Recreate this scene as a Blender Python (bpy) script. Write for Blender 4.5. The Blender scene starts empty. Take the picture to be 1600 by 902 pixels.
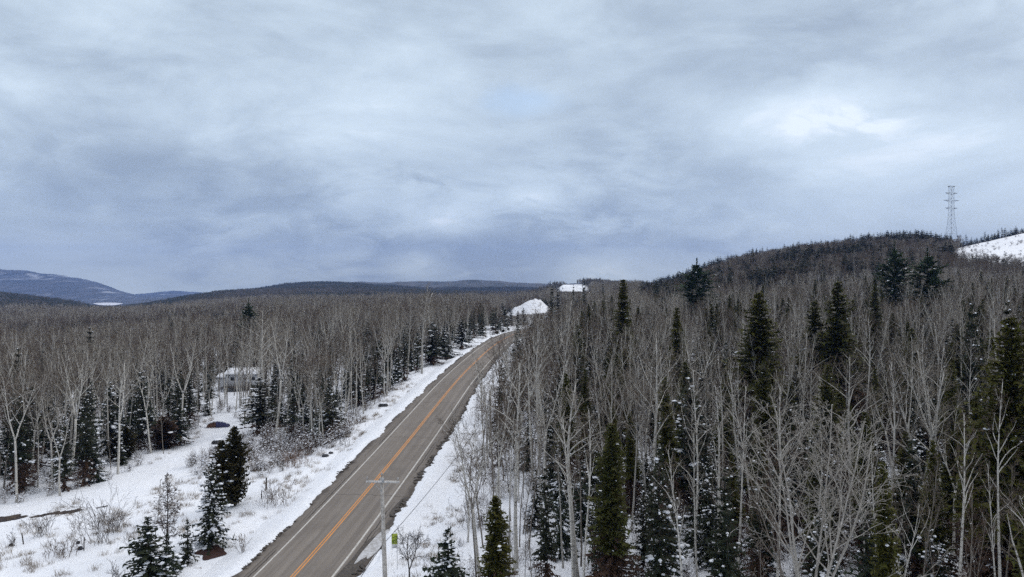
import bpy, math, random
import numpy as np
from math import radians, sin, cos, pi

# ------------------------------------------------------------------ scene, camera, world, sun
sc = bpy.context.scene
COL = sc.collection
CAMZ = 26.0
F = 1073.0                      # focal length in pixels of the 1600 px wide photograph
cam_d = bpy.data.cameras.new('camera')
cam = bpy.data.objects.new('camera', cam_d)
COL.objects.link(cam)
cam.location = (0, 0, CAMZ)
cam.rotation_euler = (radians(90), 0, 0)
cam_d.sensor_width = 36
cam_d.lens = 36 * F / 1600
cam_d.clip_start = 0.5
cam_d.clip_end = 30000
sc.camera = cam

SUN_EL, SUN_ROT = radians(32), radians(60)
world = bpy.data.worlds.new('World')
sc.world = world
world.use_nodes = True
world.cycles.sampling_method = 'MANUAL'
world.cycles.sample_map_resolution = 512

class NT:
    """small helper to write node trees"""
    def __init__(s, tree):
        s.t = tree; s.t.nodes.clear()
    def n(s, kind, **kw):
        nd = s.t.nodes.new(kind)
        for k, v in kw.items():
            setattr(nd, k, v)
        return nd
    def link(s, a, b):
        s.t.links.new(a, b)
    def put(s, sock, v):
        if hasattr(v, 'is_output') or isinstance(v, bpy.types.NodeSocket):
            s.link(v, sock)
        else:
            sock.default_value = v
    def math(s, op, a, b=0.0, c=None, clamp=False):
        nd = s.n('ShaderNodeMath', operation=op); nd.use_clamp = clamp
        s.put(nd.inputs[0], a); s.put(nd.inputs[1], b)
        if c is not None: s.put(nd.inputs[2], c)
        return nd.outputs[0]
    def vmath(s, op, a, b=None):
        nd = s.n('ShaderNodeVectorMath', operation=op)
        s.put(nd.inputs[0], a)
        if b is not None: s.put(nd.inputs[1], b)
        return nd.outputs['Value'] if op in ('DOT_PRODUCT', 'LENGTH') else nd.outputs[0]
    def mix(s, f, a, b, blend='MIX'):
        nd = s.n('ShaderNodeMix', data_type='RGBA', blend_type=blend)
        s.put(nd.inputs[0], f)
        for i, v in ((6, a), (7, b)):
            if isinstance(v, (tuple, list)) and len(v) == 3: v = (*v, 1)
            s.put(nd.inputs[i], v)
        return nd.outputs[2]
    def noise(s, vec, scale, detail=3, rough=.5, dist=0.0, dim='3D'):
        nd = s.n('ShaderNodeTexNoise', noise_dimensions=dim)
        if vec is not None: s.link(vec, nd.inputs['Vector'])
        nd.inputs['Scale'].default_value = scale
        nd.inputs['Detail'].default_value = detail
        nd.inputs['Roughness'].default_value = rough
        nd.inputs['Distortion'].default_value = dist
        return nd.outputs['Fac']
    def ramp(s, v, a, b, lo=0.0, hi=1.0, smooth=True):
        nd = s.n('ShaderNodeMapRange')
        nd.interpolation_type = 'SMOOTHSTEP' if smooth else 'LINEAR'
        s.put(nd.inputs[0], v)
        nd.inputs[1].default_value = a; nd.inputs[2].default_value = b
        nd.inputs[3].default_value = lo; nd.inputs[4].default_value = hi
        return nd.outputs[0]

def skydir(px, py):
    v = np.array([(px - 800) / F, 1.0, (451 - py) / F]); v /= np.linalg.norm(v)
    return tuple(v)

def build_world():
    t = NT(world.node_tree)
    out = t.n('ShaderNodeOutputWorld'); bg = t.n('ShaderNodeBackground')
    bg.inputs['Strength'].default_value = 0.10
    t.link(bg.outputs[0], out.inputs[0])
    sky = t.n('ShaderNodeTexSky', sky_type='NISHITA')
    sky.sun_disc = False; sky.sun_elevation = SUN_EL; sky.sun_rotation = SUN_ROT
    tc = t.n('ShaderNodeTexCoord'); d = tc.outputs['Generated']
    sep = t.n('ShaderNodeSeparateXYZ'); t.link(d, sep.inputs[0])
    z = t.math('MAXIMUM', sep.outputs[2], 0.0)
    zz = t.math('ADD', z, 0.48)
    u = t.math('DIVIDE', sep.outputs[0], zz); v = t.math('DIVIDE', sep.outputs[1], zz)
    cmb = t.n('ShaderNodeCombineXYZ')
    t.link(t.math('MULTIPLY', u, 0.75), cmb.inputs[0]); t.link(v, cmb.inputs[1])
    p = cmb.outputs[0]
    off = t.vmath('ADD', p, (3.7, 1.9, 0.0))
    n1 = t.noise(off, 2.2, 5, .5, .35)
    n2 = t.noise(off, 8.0, 7, .6, .6)
    db = t.n('ShaderNodeVectorMath', operation='MULTIPLY'); t.link(d, db.inputs[0]); db.inputs[1].default_value = (1, 1, 2.8)
    n3 = t.noise(db.outputs[0], 3.6, 9, .58, .35)
    s = t.math('ADD', t.math('MULTIPLY', n1, 0.22), t.math('MULTIPLY', n2, 0.20))
    s = t.math('ADD', s, t.math('MULTIPLY', n3, 0.58))
    # bright and dark cloud areas of this sky, by direction
    for px, py, r, amp in BLOBS:
        c = skydir(px, py)
        dd = t.vmath('SUBTRACT', d, c)
        sp = t.n('ShaderNodeVectorMath', operation='MULTIPLY'); t.link(dd, sp.inputs[0]); sp.inputs[1].default_value = (1, 1, 2.1)
        ln = t.vmath('LENGTH', sp.outputs[0])
        ln = t.math('ADD', ln, t.math('MULTIPLY', t.math('SUBTRACT', n2, .5), r * 2.2))
        s = t.math('ADD', s, t.ramp(ln, 0.0, r, amp, 0.0))
    f = t.ramp(s, 0.30, 0.71, 0, 1, False)
    cr = t.n('ShaderNodeValToRGB'); t.link(f, cr.inputs[0])
    e = cr.color_ramp.elements
    e[0].position = 0.0; e[0].color = (0.315, 0.382, 0.462, 1)
    e[1].position = 1.0; e[1].color = (0.84, 0.92, 1.0, 1)
    for pos, c in ((0.3, (0.41, 0.49, 0.572, 1)), (0.55, (0.53, 0.625, 0.71, 1)), (0.8, (0.65, 0.755, 0.84, 1))):
        k = e.new(pos); k.color = c
    # overcast sky: brighter towards the zenith
    g = t.ramp(sep.outputs[2], 0.0, 0.22, 1.05, 1.0)
    g2 = t.ramp(sep.outputs[2], 0.38, 0.95, 0.0, 0.62)
    g = t.math('MULTIPLY', t.math('ADD', g, g2), 10.0)
    # cloud seen overhead is whiter than the low cloud
    ccol = t.mix(t.ramp(sep.outputs[2], 0.36, 0.7), cr.outputs[0], (0.66, 0.67, 0.70))
    nd = t.n('ShaderNodeVectorMath', operation='SCALE'); t.link(ccol, nd.inputs[0]); t.link(g, nd.inputs[3])
    # low cloud is a little warmer and brighter behind the haze
    t_low = t.ramp(sep.outputs[2], 0.0, 0.12, 1.0, 0.0)
    # a thin spot where the blue sky comes through
    c = skydir(828, 158)
    dd = t.vmath('SUBTRACT', d, c)
    sp = t.n('ShaderNodeVectorMath', operation='MULTIPLY'); t.link(dd, sp.inputs[0]); sp.inputs[1].default_value = (1, 1, 2.6)
    ln = t.vmath('LENGTH', sp.outputs[0])
    ln = t.math('ADD', ln, t.math('MULTIPLY', t.math('SUBTRACT', n2, .5), .12))
    gap = t.ramp(ln, 0.0, 0.075, 0.45, 0.05)
    skb = t.n('ShaderNodeVectorMath', operation='SCALE'); t.link(sky.outputs[0], skb.inputs[0]); skb.inputs[3].default_value = 1.6
    low = t.n('ShaderNodeVectorMath', operation='MULTIPLY'); t.link(nd.outputs[0], low.inputs[0]); low.inputs[1].default_value = (1.14, 1.07, .90)
    base = t.mix(t_low, nd.outputs[0], low.outputs[0])
    t.link(t.mix(gap, base, skb.outputs[0]), bg.inputs['Color'])

BLOBS = [(1205, 168, 0.17, 0.15), (1375, 130, 0.16, 0.11), (940, 95, 0.12, 0.03), (690, 350, 0.09, 0.16),
         (830, 310, 0.06, 0.09), (655, 414, 0.07, 0.20), (935, 424, 0.12, 0.16), (60, 410, 0.16, 0.08), (90, 50, .3, .0),
         (500, 60, .4, .0), (1480, 240, .3, .08), (560, 200, .4, .02),
         (760, 402, 0.24, -0.18), (1250, 110, 0.16, -0.07), (230, 235, 0.34, -0.05), (350, 150, 0.2, -0.02), (1050, 300, 0.25, -0.08),
         (1500, 50, .22, -.08), (500, 385, .25, -.06), (400, 330, 0.2, -0.05), (1100, 400, 0.15, -.03)]
build_world()

sun_d = bpy.data.lights.new('sun', 'SUN')
sun = bpy.data.objects.new('sun', sun_d); COL.objects.link(sun)
sun_d.energy = 1.0; sun_d.angle = radians(25); sun_d.color = (1.0, .96, .9)
sun.rotation_euler = (radians(90) - SUN_EL, 0, -SUN_ROT + pi)   # light from the right, ahead of the camera
sun.location = (0, 0, 300)

vs = sc.view_settings
vs.view_transform = 'Standard'; vs.look = 'None'; vs.exposure = 0.3; vs.gamma = 1.0; vs.use_curve_mapping = False
cy = sc.cycles
cy.max_bounces = 4; cy.diffuse_bounces = 2; cy.glossy_bounces = 1; cy.transmission_bounces = 1
cy.volume_bounces = 0; cy.transparent_max_bounces = 4
cy.caustics_reflective = False; cy.caustics_refractive = False
cy.use_denoising = False; cy.use_adaptive_sampling = True; cy.adaptive_threshold = 0.02
sc.render.film_transparent = False

# ------------------------------------------------------------------ noise and terrain height
def _hash(ix, iy, seed):
    h = (ix.astype(np.int64) * 374761393 + iy.astype(np.int64) * 668265263 + seed * 1442695041) & 0xffffffff
    h = ((h ^ (h >> 13)) * 1274126177) & 0xffffffff
    return ((h ^ (h >> 16)) & 0xffff) / 65535.0
def vnoise(x, y, seed=0):
    x = np.asarray(x, float); y = np.asarray(y, float)
    ix = np.floor(x); iy = np.floor(y); fx = x - ix; fy = y - iy
    fx = fx * fx * (3 - 2 * fx); fy = fy * fy * (3 - 2 * fy)
    a = _hash(ix, iy, seed); b = _hash(ix + 1, iy, seed); c = _hash(ix, iy + 1, seed); d = _hash(ix + 1, iy + 1, seed)
    return (a * (1 - fx) + b * fx) * (1 - fy) + (c * (1 - fx) + d * fx) * fy - .5
def fbm(x, y, seed=0, o=4):
    r = 0; a = 1
    for k in range(o):
        r = r + a * vnoise(x, y, seed + k); x = x * 2.03 + 1.7; y = y * 2.03 - 3.1; a *= .5
    return r
def sstep(x, a, b):
    t = np.clip((x - a) / (b - a), 0, 1); return t * t * (3 - 2 * t)

# road centre line: forward distance -> sideways position and height
RY = [-80, 0, 40, 62, 96, 125, 147, 170, 185, 205, 230, 260, 280, 300, 340, 380, 420]
RX = [-35, -26.2, -21.8, -19.35, -15.7, -13.5, -12.1, -10.0, -8.6, -6.9, -4.2, 0.2, 4.6, 10.5, 30, 58, 92]
RZ = [-1, -.6, -.3, .25, 3.2, 5.0, 6.05, 7.0, 7.45, 7.95, 8.35, 8.6, 8.65, 8.5, 8.1, 7.6, 7]
def _smooth(ys, vs_):
    g = np.arange(-80, 421, 1.0); v = np.interp(g, ys, vs_)
    for _ in range(3):
        vp = np.pad(v, 9, mode='reflect', reflect_type='odd'); v = np.convolve(vp, np.ones(19) / 19, 'valid')
    return g, v
_g, _rx = _smooth(RY, RX); _, _rz = _smooth(RY, RZ)
def xr(Y): return np.interp(Y, _g, _rx)
def zr(Y): return np.interp(Y, _g, _rz)

PX = np.array([-400, 0, 45, 100, 150, 185, 200, 225, 250, 300, 350, 400, 450, 500, 560, 600, 680, 740, 800, 850, 868, 880, 912, 925, 1000, 1050, 1100, 1150, 1250, 1330, 1400, 1440, 1480, 1600, 2100], float)
def row(pts):
    return np.interp(PX, [p[0] for p in pts], [p[1] for p in pts])
def canopy(Y, pts, th=12):        # ground that carries a canopy th high whose top shows at these heights
    return row([(a, CAMZ - (b - 452) / F * Y - th) for a, b in pts])
ROWS = [
 (20, row([(-400, 0), (800, 0), (1200, 1), (1600, 3), (2100, 5)])),
 (60, row([(-400, 0), (400, 0), (800, .5), (1000, .6), (1200, 1.5), (1600, 3.5), (2100, 6)])),
 (100, row([(-400, 0), (200, 0), (560, 1.2), (800, 2), (1000, 2.5), (1300, 4), (1600, 7), (2100, 12)])),
 (150, row([(-400, -1), (300, 0), (450, .5), (600, 3.2), (800, 6), (1000, 6.5), (1300, 8), (1600, 11), (2100, 20)])),
 (200, row([(-400, -3), (0, -2), (300, .5), (500, 3.5), (600, 5), (800, 8), (1000, 9), (1300, 11), (1600, 15), (2100, 30)])),
 (300, row([(-400, -6), (0, -5), (200, -1), (400, 3), (500, 5), (600, 7), (700, 8), (800, 9), (850, 10), (1000, 12), (1100, 14), (1250, 18), (1400, 23), (1480, 22), (1600, 20), (2100, 35)])),
 (450, row([(-400, -10), (0, -9), (200, -4), (400, 2), (500, 3.5), (600, 5), (700, 6), (800, 5), (850, 7), (1000, 14), (1100, 24), (1250, 36), (1400, 44), (1480, 43), (1500, 44), (1600, 40), (2100, 60)])),
 (600, np.where(PX > 1481, row([(1480, 60), (1490, 68), (1600, 74), (2100, 95)]),
      row([(-400, -10), (0, -9), (200, -8), (300, -3), (400, 1), (600, 4), (800, 2), (850, 8), (900, 10), (1000, 17), (1050, 23), (1100, 34), (1150, 44), (1250, 54), (1330, 58), (1400, 62), (1440, 62), (1480, 58)]))),
 (650, row([(-400, -10), (0, -9), (200, -9), (300, -4), (400, 1), (600, 4), (800, 2), (850, 8), (900, 11), (1000, 17), (1050, 23), (1100, 34), (1150, 44), (1250, 54), (1330, 58), (1400, 62), (1440, 62), (1480, 62), (1600, 78), (2100, 100)])),
 (900, row([(-400, -6), (0, -9), (200, -12), (300, -6), (400, 1), (600, 4), (800, 4), (860, 10), (880, 20), (910, 20), (940, 17), (1100, 25), (1400, 40), (1600, 60), (2100, 80)])),
 (1020, row([(-400, -6), (0, -8), (200, -14), (300, -6), (400, 2), (600, 4), (800, 6), (860, 18), (880, 32), (912, 32), (1000, 22), (1100, 25), (1400, 30), (1600, 40), (2100, 60)])),
 (1600, row([(-400, 20), (0, 8), (100, -10), (150, -27), (185, -27), (200, -24), (250, -14), (300, 0), (340, 10), (400, 14), (450, 15), (600, 12), (800, 8), (1000, 20), (1600, 20), (2100, 20)])),
 (2500, canopy(2500, [(-400, 470), (0, 470), (100, 480), (150, 486), (200, 484), (250, 470), (300, 461), (350, 456), (400, 453), (450, 446), (500, 441), (560, 442), (600, 447), (700, 455), (2100, 455)], 12)),
 (3500, canopy(3500, [(-400, 472), (0, 473), (120, 475), (150, 479.5), (187, 479.5), (200, 475), (250, 474.5), (300, 470), (400, 460), (560, 443), (620, 445), (680, 442), (740, 439), (800, 442), (870, 447), (950, 444), (1030, 440), (1100, 446), (2100, 446)], 0)),
 (5000, row([(-400, -40), (0, -48), (110, -50), (150, -64), (187, -64), (225, -50), (300, -50), (400, -10), (600, 10), (2100, 10)])),
 (6500, canopy(6500, [(-400, 400), (-100, 412), (0, 420.5), (45, 424), (60, 426), (90, 427), (120, 433), (150, 439), (180, 450), (200, 458), (225, 465), (300, 466), (400, 463), (600, 460), (2100, 460)], 0)),
 (8700, canopy(8700, [(-400, 450), (0, 450), (150, 456), (200, 462), (225, 461), (270, 455.5), (285, 456), (300, 459), (340, 463), (2100, 463)], 0)),
 (9500, row([(-400, -60), (2100, -60)])),
]
TY = np.log(np.array([r[0] for r in ROWS], float)); TZ = np.array([r[1] for r in ROWS])
def table(x, Y):
    Yc = np.clip(Y, 20, 9600); px = np.clip(800 + F * x / Yc, -400, 2100)
    ly = np.log(Yc); i = np.clip(np.searchsorted(TY, ly) - 1, 0, len(TY) - 2)
    f = (ly - TY[i]) / (TY[i + 1] - TY[i]); f = np.clip(f, 0, 1)
    j = np.clip(np.searchsorted(PX, px) - 1, 0, len(PX) - 2)
    g = (px - PX[j]) / (PX[j + 1] - PX[j])
    a = TZ[i, j] * (1 - g) + TZ[i, j + 1] * g; b = TZ[i + 1, j] * (1 - g) + TZ[i + 1, j + 1] * g
    return a * (1 - f) + b * f
def height(x, Y, bed=True):
    x = np.asarray(x, float); Y = np.asarray(Y, float)
    n = table(x, Y); px0 = 800 + F * x / np.maximum(Y, 20)
    n = n + fbm(x / 14, Y / 14, 3) * .8 + fbm(x / 2.2, Y / 2.2, 9, 3) * .16
    n = n + fbm(x / 260, Y / 260, 5) * np.where((px0 < 330) & (Y > 2700) & (Y < 5600), 6, 16) * sstep(Y, 1700, 2600) + fbm(x / 700, Y / 700, 15, 5) * 85 * sstep(Y, 5200, 6300) * sstep(-x, 3300, 4200)
    # snow heap of the gravel pit
    hx = x - 11; hy = Y - 520
    hx = hx + 2.5 * vnoise(x / 7, Y / 7, 33); hp = 8.8 * np.exp(-(((hx + 0.5) / 11) ** 2 + (hy / 16) ** 2)) + 6.5 * np.exp(-(((hx - 11) / 8) ** 2 + (hy / 14) ** 2)) + 1.6 * np.exp(-(((hx + 9) / 6) ** 2 + (hy / 12) ** 2))
    n = n + hp * (1 + .25 * fbm(x / 6, Y / 6, 31) + .16 * vnoise(x / 2.2, Y / 2.2, 35))
    s = x - xr(Y); a = np.abs(s)
    w = np.where(s < 0, sstep(a, 6.5, 19), sstep(a, 6.5, 17))
    ditch = -.75 * np.exp(-((a - 9.0) / 2.0) ** 2)
    r = zr(Y) - .1 + ditch
    m = 1 - (1 - w) * (1 - sstep(Y, 400, 430))
    z = r * (1 - m) + n * m
    if bed:
        z = np.where(Y < 425, z - .45 * (1 - sstep(a, 4.6, 5.9)), z)
    return z
def H1(x, Y): return float(height(np.array([x]), np.array([Y]))[0])
def pxof(x, Y): return 800 + F * x / Y
def X(px, Y): return (px - 800) / F * Y
def ZT(py, Y): return CAMZ - (py - 452) / F * Y

# ------------------------------------------------------------------ mesh helpers
def mesh(name, v, f, mats=(), mi=None, smooth=False):
    """v (n,3), f: (k,4) or (k,3) array or list of such arrays"""
    if not (isinstance(f, list) and isinstance(f[0], np.ndarray)): f = [np.array(f)]
    f = [np.asarray(a, np.int32) for a in f if len(a)]
    me = bpy.data.meshes.new(name)
    v = np.asarray(v, np.float32)
    me.vertices.add(len(v)); me.vertices.foreach_set('co', v.ravel())
    nl = sum(a.size for a in f); npol = sum(len(a) for a in f)
    me.loops.add(nl); me.loops.foreach_set('vertex_index', np.concatenate([a.ravel() for a in f]))
    me.polygons.add(npol)
    tot = np.concatenate([np.full(len(a), a.shape[1], np.int32) for a in f])
    st = np.concatenate([[0], np.cumsum(tot)[:-1]]).astype(np.int32)
    me.polygons.foreach_set('loop_start', st); me.polygons.foreach_set('loop_total', tot)
    for m in mats: me.materials.append(m)
    if mi is not None: me.polygons.foreach_set('material_index', np.asarray(mi, np.int32))
    if smooth: me.polygons.foreach_set('use_smooth', np.ones(npol, bool))
    me.update(calc_edges=True); me.validate()
    return me
def link(name, me, parent=None, loc=None):
    o = bpy.data.objects.new(name, me); COL.objects.link(o)
    if parent is not None: o.parent = parent
    if loc is not None: o.location = loc
    return o
def thing(name, label, cat, loc=(0, 0, 0), rz=0, group=None):
    o = bpy.data.objects.new(name, None); COL.objects.link(o)
    o.location = loc; o.rotation_euler = (0, 0, rz); o.empty_display_size = .3
    o['label'] = label; o['category'] = cat
    if group: o['group'] = group
    return o
def tag(o, label=None, cat=None, group=None, kind=None):
    if label: o['label'] = label
    if cat: o['category'] = cat
    if group: o['group'] = group
    if kind: o['kind'] = kind
    return o

class Acc:
    """collects pieces (verts, quads, tris, material index) of one mesh"""
    def __init__(s): s.v = []; s.q = []; s.t = []; s.qm = []; s.tm = []; s.n = 0
    def add(s, v, q=None, t=None, m=0):
        v = np.asarray(v, float)
        s.v.append(v)
        if q is not None and len(q): q = np.asarray(q) + s.n; s.q.append(q); s.qm.append(np.full(len(q), m))
        if t is not None and len(t): t = np.asarray(t) + s.n; s.t.append(t); s.tm.append(np.full(len(t), m))
        s.n += len(v)
    def box(s, x0, y0, z0, x1, y1, z1, m=0, M=None):
        v = np.array([(x, y, z) for z in (z0, z1) for y in (y0, y1) for x in (x0, x1)], float)
        if M is not None: v = v @ M[:, :3].T + M[:, 3]
        s.add(v, q=[(0, 2, 3, 1), (4, 5, 7, 6), (0, 1, 5, 4), (2, 6, 7, 3), (0, 4, 6, 2), (1, 3, 7, 5)], m=m)
    def segs(s, P0, P1, R0, R1, k=3, m=0):
        P0 = np.asarray(P0, float).reshape(-1, 3); P1 = np.asarray(P1, float).reshape(-1, 3)
        R0 = np.asarray(R0, float).ravel(); R1 = np.asarray(R1, float).ravel()
        if not len(P0): return
        d = P1 - P0; L = np.linalg.norm(d, axis=1, keepdims=True); L[L == 0] = 1; d = d / L
        ref = np.where(np.abs(d[:, 2:3]) > .9, np.array([[1., 0, 0]]), np.array([[0, 0, 1.]]))
        a = np.cross(d, ref); a /= np.linalg.norm(a, axis=1, keepdims=True); b = np.cross(d, a)
        an = np.arange(k) * 2 * pi / k
        ring = a[:, None, :] * np.cos(an)[None, :, None] + b[:, None, :] * np.sin(an)[None, :, None]
        v = np.concatenate([P0[:, None] + ring * R0[:, None, None], P1[:, None] + ring * R1[:, None, None]], 1)
        n = len(P0); base = (np.arange(n) * 2 * k)[:, None]
        i = np.arange(k); j = (i + 1) % k
        q = np.stack([base + i, base + j, base + j + k, base + i + k], -1).reshape(-1, 4)
        s.add(v.reshape(-1, 3), q=q, m=m)
    def tube(s, P, R, k=6, m=0):
        """one continuous tube with end caps"""
        P = np.asarray(P, float); R = np.broadcast_to(np.asarray(R, float), (len(P),))
        d = np.gradient(P, axis=0); d /= np.linalg.norm(d, axis=1, keepdims=True)
        ref = np.array([1., 0, 0]) if abs(d[0, 2]) > .8 else np.array([0, 0, 1.])
        a = np.cross(d, ref); a /= np.linalg.norm(a, axis=1, keepdims=True); b = np.cross(d, a)
        an = np.arange(k) * 2 * pi / k
        v = P[:, None] + (a[:, None] * np.cos(an)[None, :, None] + b[:, None] * np.sin(an)[None, :, None]) * R[:, None, None]
        q = []
        for r in range(len(P) - 1):
            for i in range(k):
                j = (i + 1) % k; q.append((r * k + i, r * k + j, r * k + k + j, r * k + k + i))
        n = len(P) * k
        v = np.concatenate([v.reshape(-1, 3), P[:1], P[-1:]])
        t = [(n, (i + 1) % k, i) for i in range(k)] + [(n + 1, n - k + i, n - k + (i + 1) % k) for i in range(k)]
        s.add(v, q=q, t=t, m=m)
    def build(s, name, mats, smooth=False):
        if not s.n: return None
        v = np.concatenate(s.v)
        f = []; mi = []
        if s.q: f.append(np.concatenate(s.q)); mi.append(np.concatenate(s.qm))
        if s.t: f.append(np.concatenate(s.t)); mi.append(np.concatenate(s.tm))
        return mesh(name, v, f, mats, np.concatenate(mi), smooth)
    def merge(s, o, dm=0):
        v = np.concatenate(o.v)
        s.v.append(v)
        if o.q: s.q.append(np.concatenate(o.q) + s.n); s.qm.append(np.concatenate(o.qm) + dm)
        if o.t: s.t.append(np.concatenate(o.t) + s.n); s.tm.append(np.concatenate(o.tm) + dm)
        s.n += len(v)

# lumps: a jittered subdivided octahedron, flattened
def _octa(n=1):
    v = [(1., 0, 0), (-1, 0, 0), (0, 1, 0), (0, -1, 0), (0, 0, 1), (0, 0, -1)]
    t = [(0, 2, 4), (2, 1, 4), (1, 3, 4), (3, 0, 4), (2, 0, 5), (1, 2, 5), (3, 1, 5), (0, 3, 5)]
    for _ in range(n):
        v = [tuple(p) for p in v]; nt = []; c = {}
        def mid(a, b):
            k = (min(a, b), max(a, b))
            if k not in c:
                p = (np.array(v[a], float) + np.array(v[b], float)); p /= np.linalg.norm(p); v.append(tuple(p)); c[k] = len(v) - 1
            return c[k]
        for a, b, d in t:
            e, f, g = mid(a, b), mid(b, d), mid(d, a); nt += [(a, e, g), (e, b, f), (g, f, d), (e, f, g)]
        t = nt
    return np.array(v), np.array(t)
O1 = _octa(1); O2 = _octa(2); O3 = _octa(3)
def lumps(acc, C, S, rng, base=O1, m=0, rot=None, jit=.25):
    """C centres (n,3), S sizes (n,3), rot (n,) heading"""
    C = np.asarray(C, float).reshape(-1, 3); S = np.asarray(S, float).reshape(-1, 3); n = len(C)
    if not n: return
    V, T = base; k = len(V)
    v = np.repeat(V[None], n, 0) * (1 + (rng.random((n, k, 1)) - .5) * 2 * jit)
    v = v * S[:, None, :]
    if rot is not None:
        c = np.cos(rot)[:, None]; s_ = np.sin(rot)[:, None]
        v = np.stack([v[..., 0] * c - v[..., 1] * s_, v[..., 0] * s_ + v[..., 1] * c, v[..., 2]], -1)
    v = v + C[:, None, :]
    t = (T[None] + (np.arange(n) * k)[:, None, None]).reshape(-1, 3)
    acc.add(v.reshape(-1, 3), t=t, m=m)

# ------------------------------------------------------------------ materials
def mat(name, rough=.9, spec=.2):
    m = bpy.data.materials.new(name); m.use_nodes = True
    t = NT(m.node_tree); out = t.n('ShaderNodeOutputMaterial'); b = t.n('ShaderNodeBsdfPrincipled')
    b.inputs['Roughness'].default_value = rough; b.inputs['Specular IOR Level'].default_value = spec
    t.link(b.outputs[0], out.inputs[0])
    return m, t, b
def pos(t):
    g = t.n('ShaderNodeNewGeometry'); return g.outputs['Position']
def objc(t):
    g = t.n('ShaderNodeTexCoord'); return g.outputs['Object']
def rnd(t):
    g = t.n('ShaderNodeObjectInfo'); return g.outputs['Random']
def bump(t, b, h, strength, dist):
    n = t.n('ShaderNodeBump'); n.inputs['Strength'].default_value = strength; n.inputs['Distance'].default_value = dist
    t.link(h, n.inputs['Height']); t.link(n.outputs[0], b.inputs['Normal'])

def two(name, c1, c2, scale=4, rough=.85, spec=.2, use_rnd=0.0, c3=None, coord='obj', detail=3):
    m, t, b = mat(name, rough, spec)
    n = t.noise(objc(t) if coord == 'obj' else pos(t), scale, detail, .6)
    c = t.mix(t.ramp(n, .35, .65), c1, c2)
    if c3 is not None:
        c = t.mix(t.math('MULTIPLY', rnd(t), use_rnd), c, c3)
    t.link(c, b.inputs['Base Color'])
    return m
SNOWC = (.84, .86, .90)
def m_snow():
    m, t, b = mat('snow', .7, .25)
    p = pos(t); n = t.noise(p, .35, 5, .6); n2 = t.noise(p, 3.0, 5, .65); n3 = t.noise(p, 1.1, 4, .6)
    c = t.mix(n, (.80, .83, .89), (.88, .895, .92))
    # thin places where dead grass and litter come through
    at = t.n('ShaderNodeAttribute'); at.attribute_name = 'litter'
    n4 = t.noise(p, .45, 4, .6)
    f = t.math('ADD', t.math('MULTIPLY', n2, .4), t.math('ADD', t.math('MULTIPLY', n3, .35), t.math('MULTIPLY', n4, .25)))
    f = t.ramp(t.math('ADD', f, t.math('MULTIPLY', t.math('SUBTRACT', at.outputs['Fac'], 1.0), .10)), .56, .66)
    f = t.math('MULTIPLY', f, .85)
    c = t.mix(f, c, (.20, .16, .115))
    # far forest seen as a surface: conifers, bare crowns, snow openings
    q = t.n('ShaderNodeVectorMath', operation='MULTIPLY'); t.link(p, q.inputs[0]); q.inputs[1].default_value = (1, .10, 2.2)
    a1 = t.noise(q.outputs[0], .011, 7, .7); a2 = t.noise(q.outputs[0], .06, 4, .7); a3 = t.noise(p, .0022, 4, .6)
    fc = t.mix(t.ramp(t.math('ADD', t.math('MULTIPLY', a1, .6), t.math('MULTIPLY', a2, .4)), .42, .58), (.014, .020, .022), (.070, .068, .072))
    sn = t.ramp(t.math('ADD', t.math('MULTIPLY', a1, .6), t.math('MULTIPLY', a3, .4)), .545, .64)
    sa = t.n('ShaderNodeAttribute'); sa.attribute_name = 'open_snow'
    fc = t.mix(t.math('MULTIPLY', sn, sa.outputs['Fac']), fc, (.55, .58, .63))
    fa = t.n('ShaderNodeAttribute'); fa.attribute_name = 'forest'
    c = t.mix(fa.outputs['Fac'], c, fc)
    t.link(c, b.inputs['Base Color'])
    bump(t, b, t.math('ADD', t.math('ADD', n2, n3), t.noise(p, 9, 3, .6)), .6, .16)
    return m
M_SNOW = m_snow()
def m_snowcap():
    m, t, b = mat('snow_cap', .75, .2)
    n = t.noise(objc(t), 6, 3, .6); t.link(t.mix(n, (.78, .80, .85), (.90, .91, .93)), b.inputs['Base Color'])
    return m
M_CAP = m_snowcap()
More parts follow.
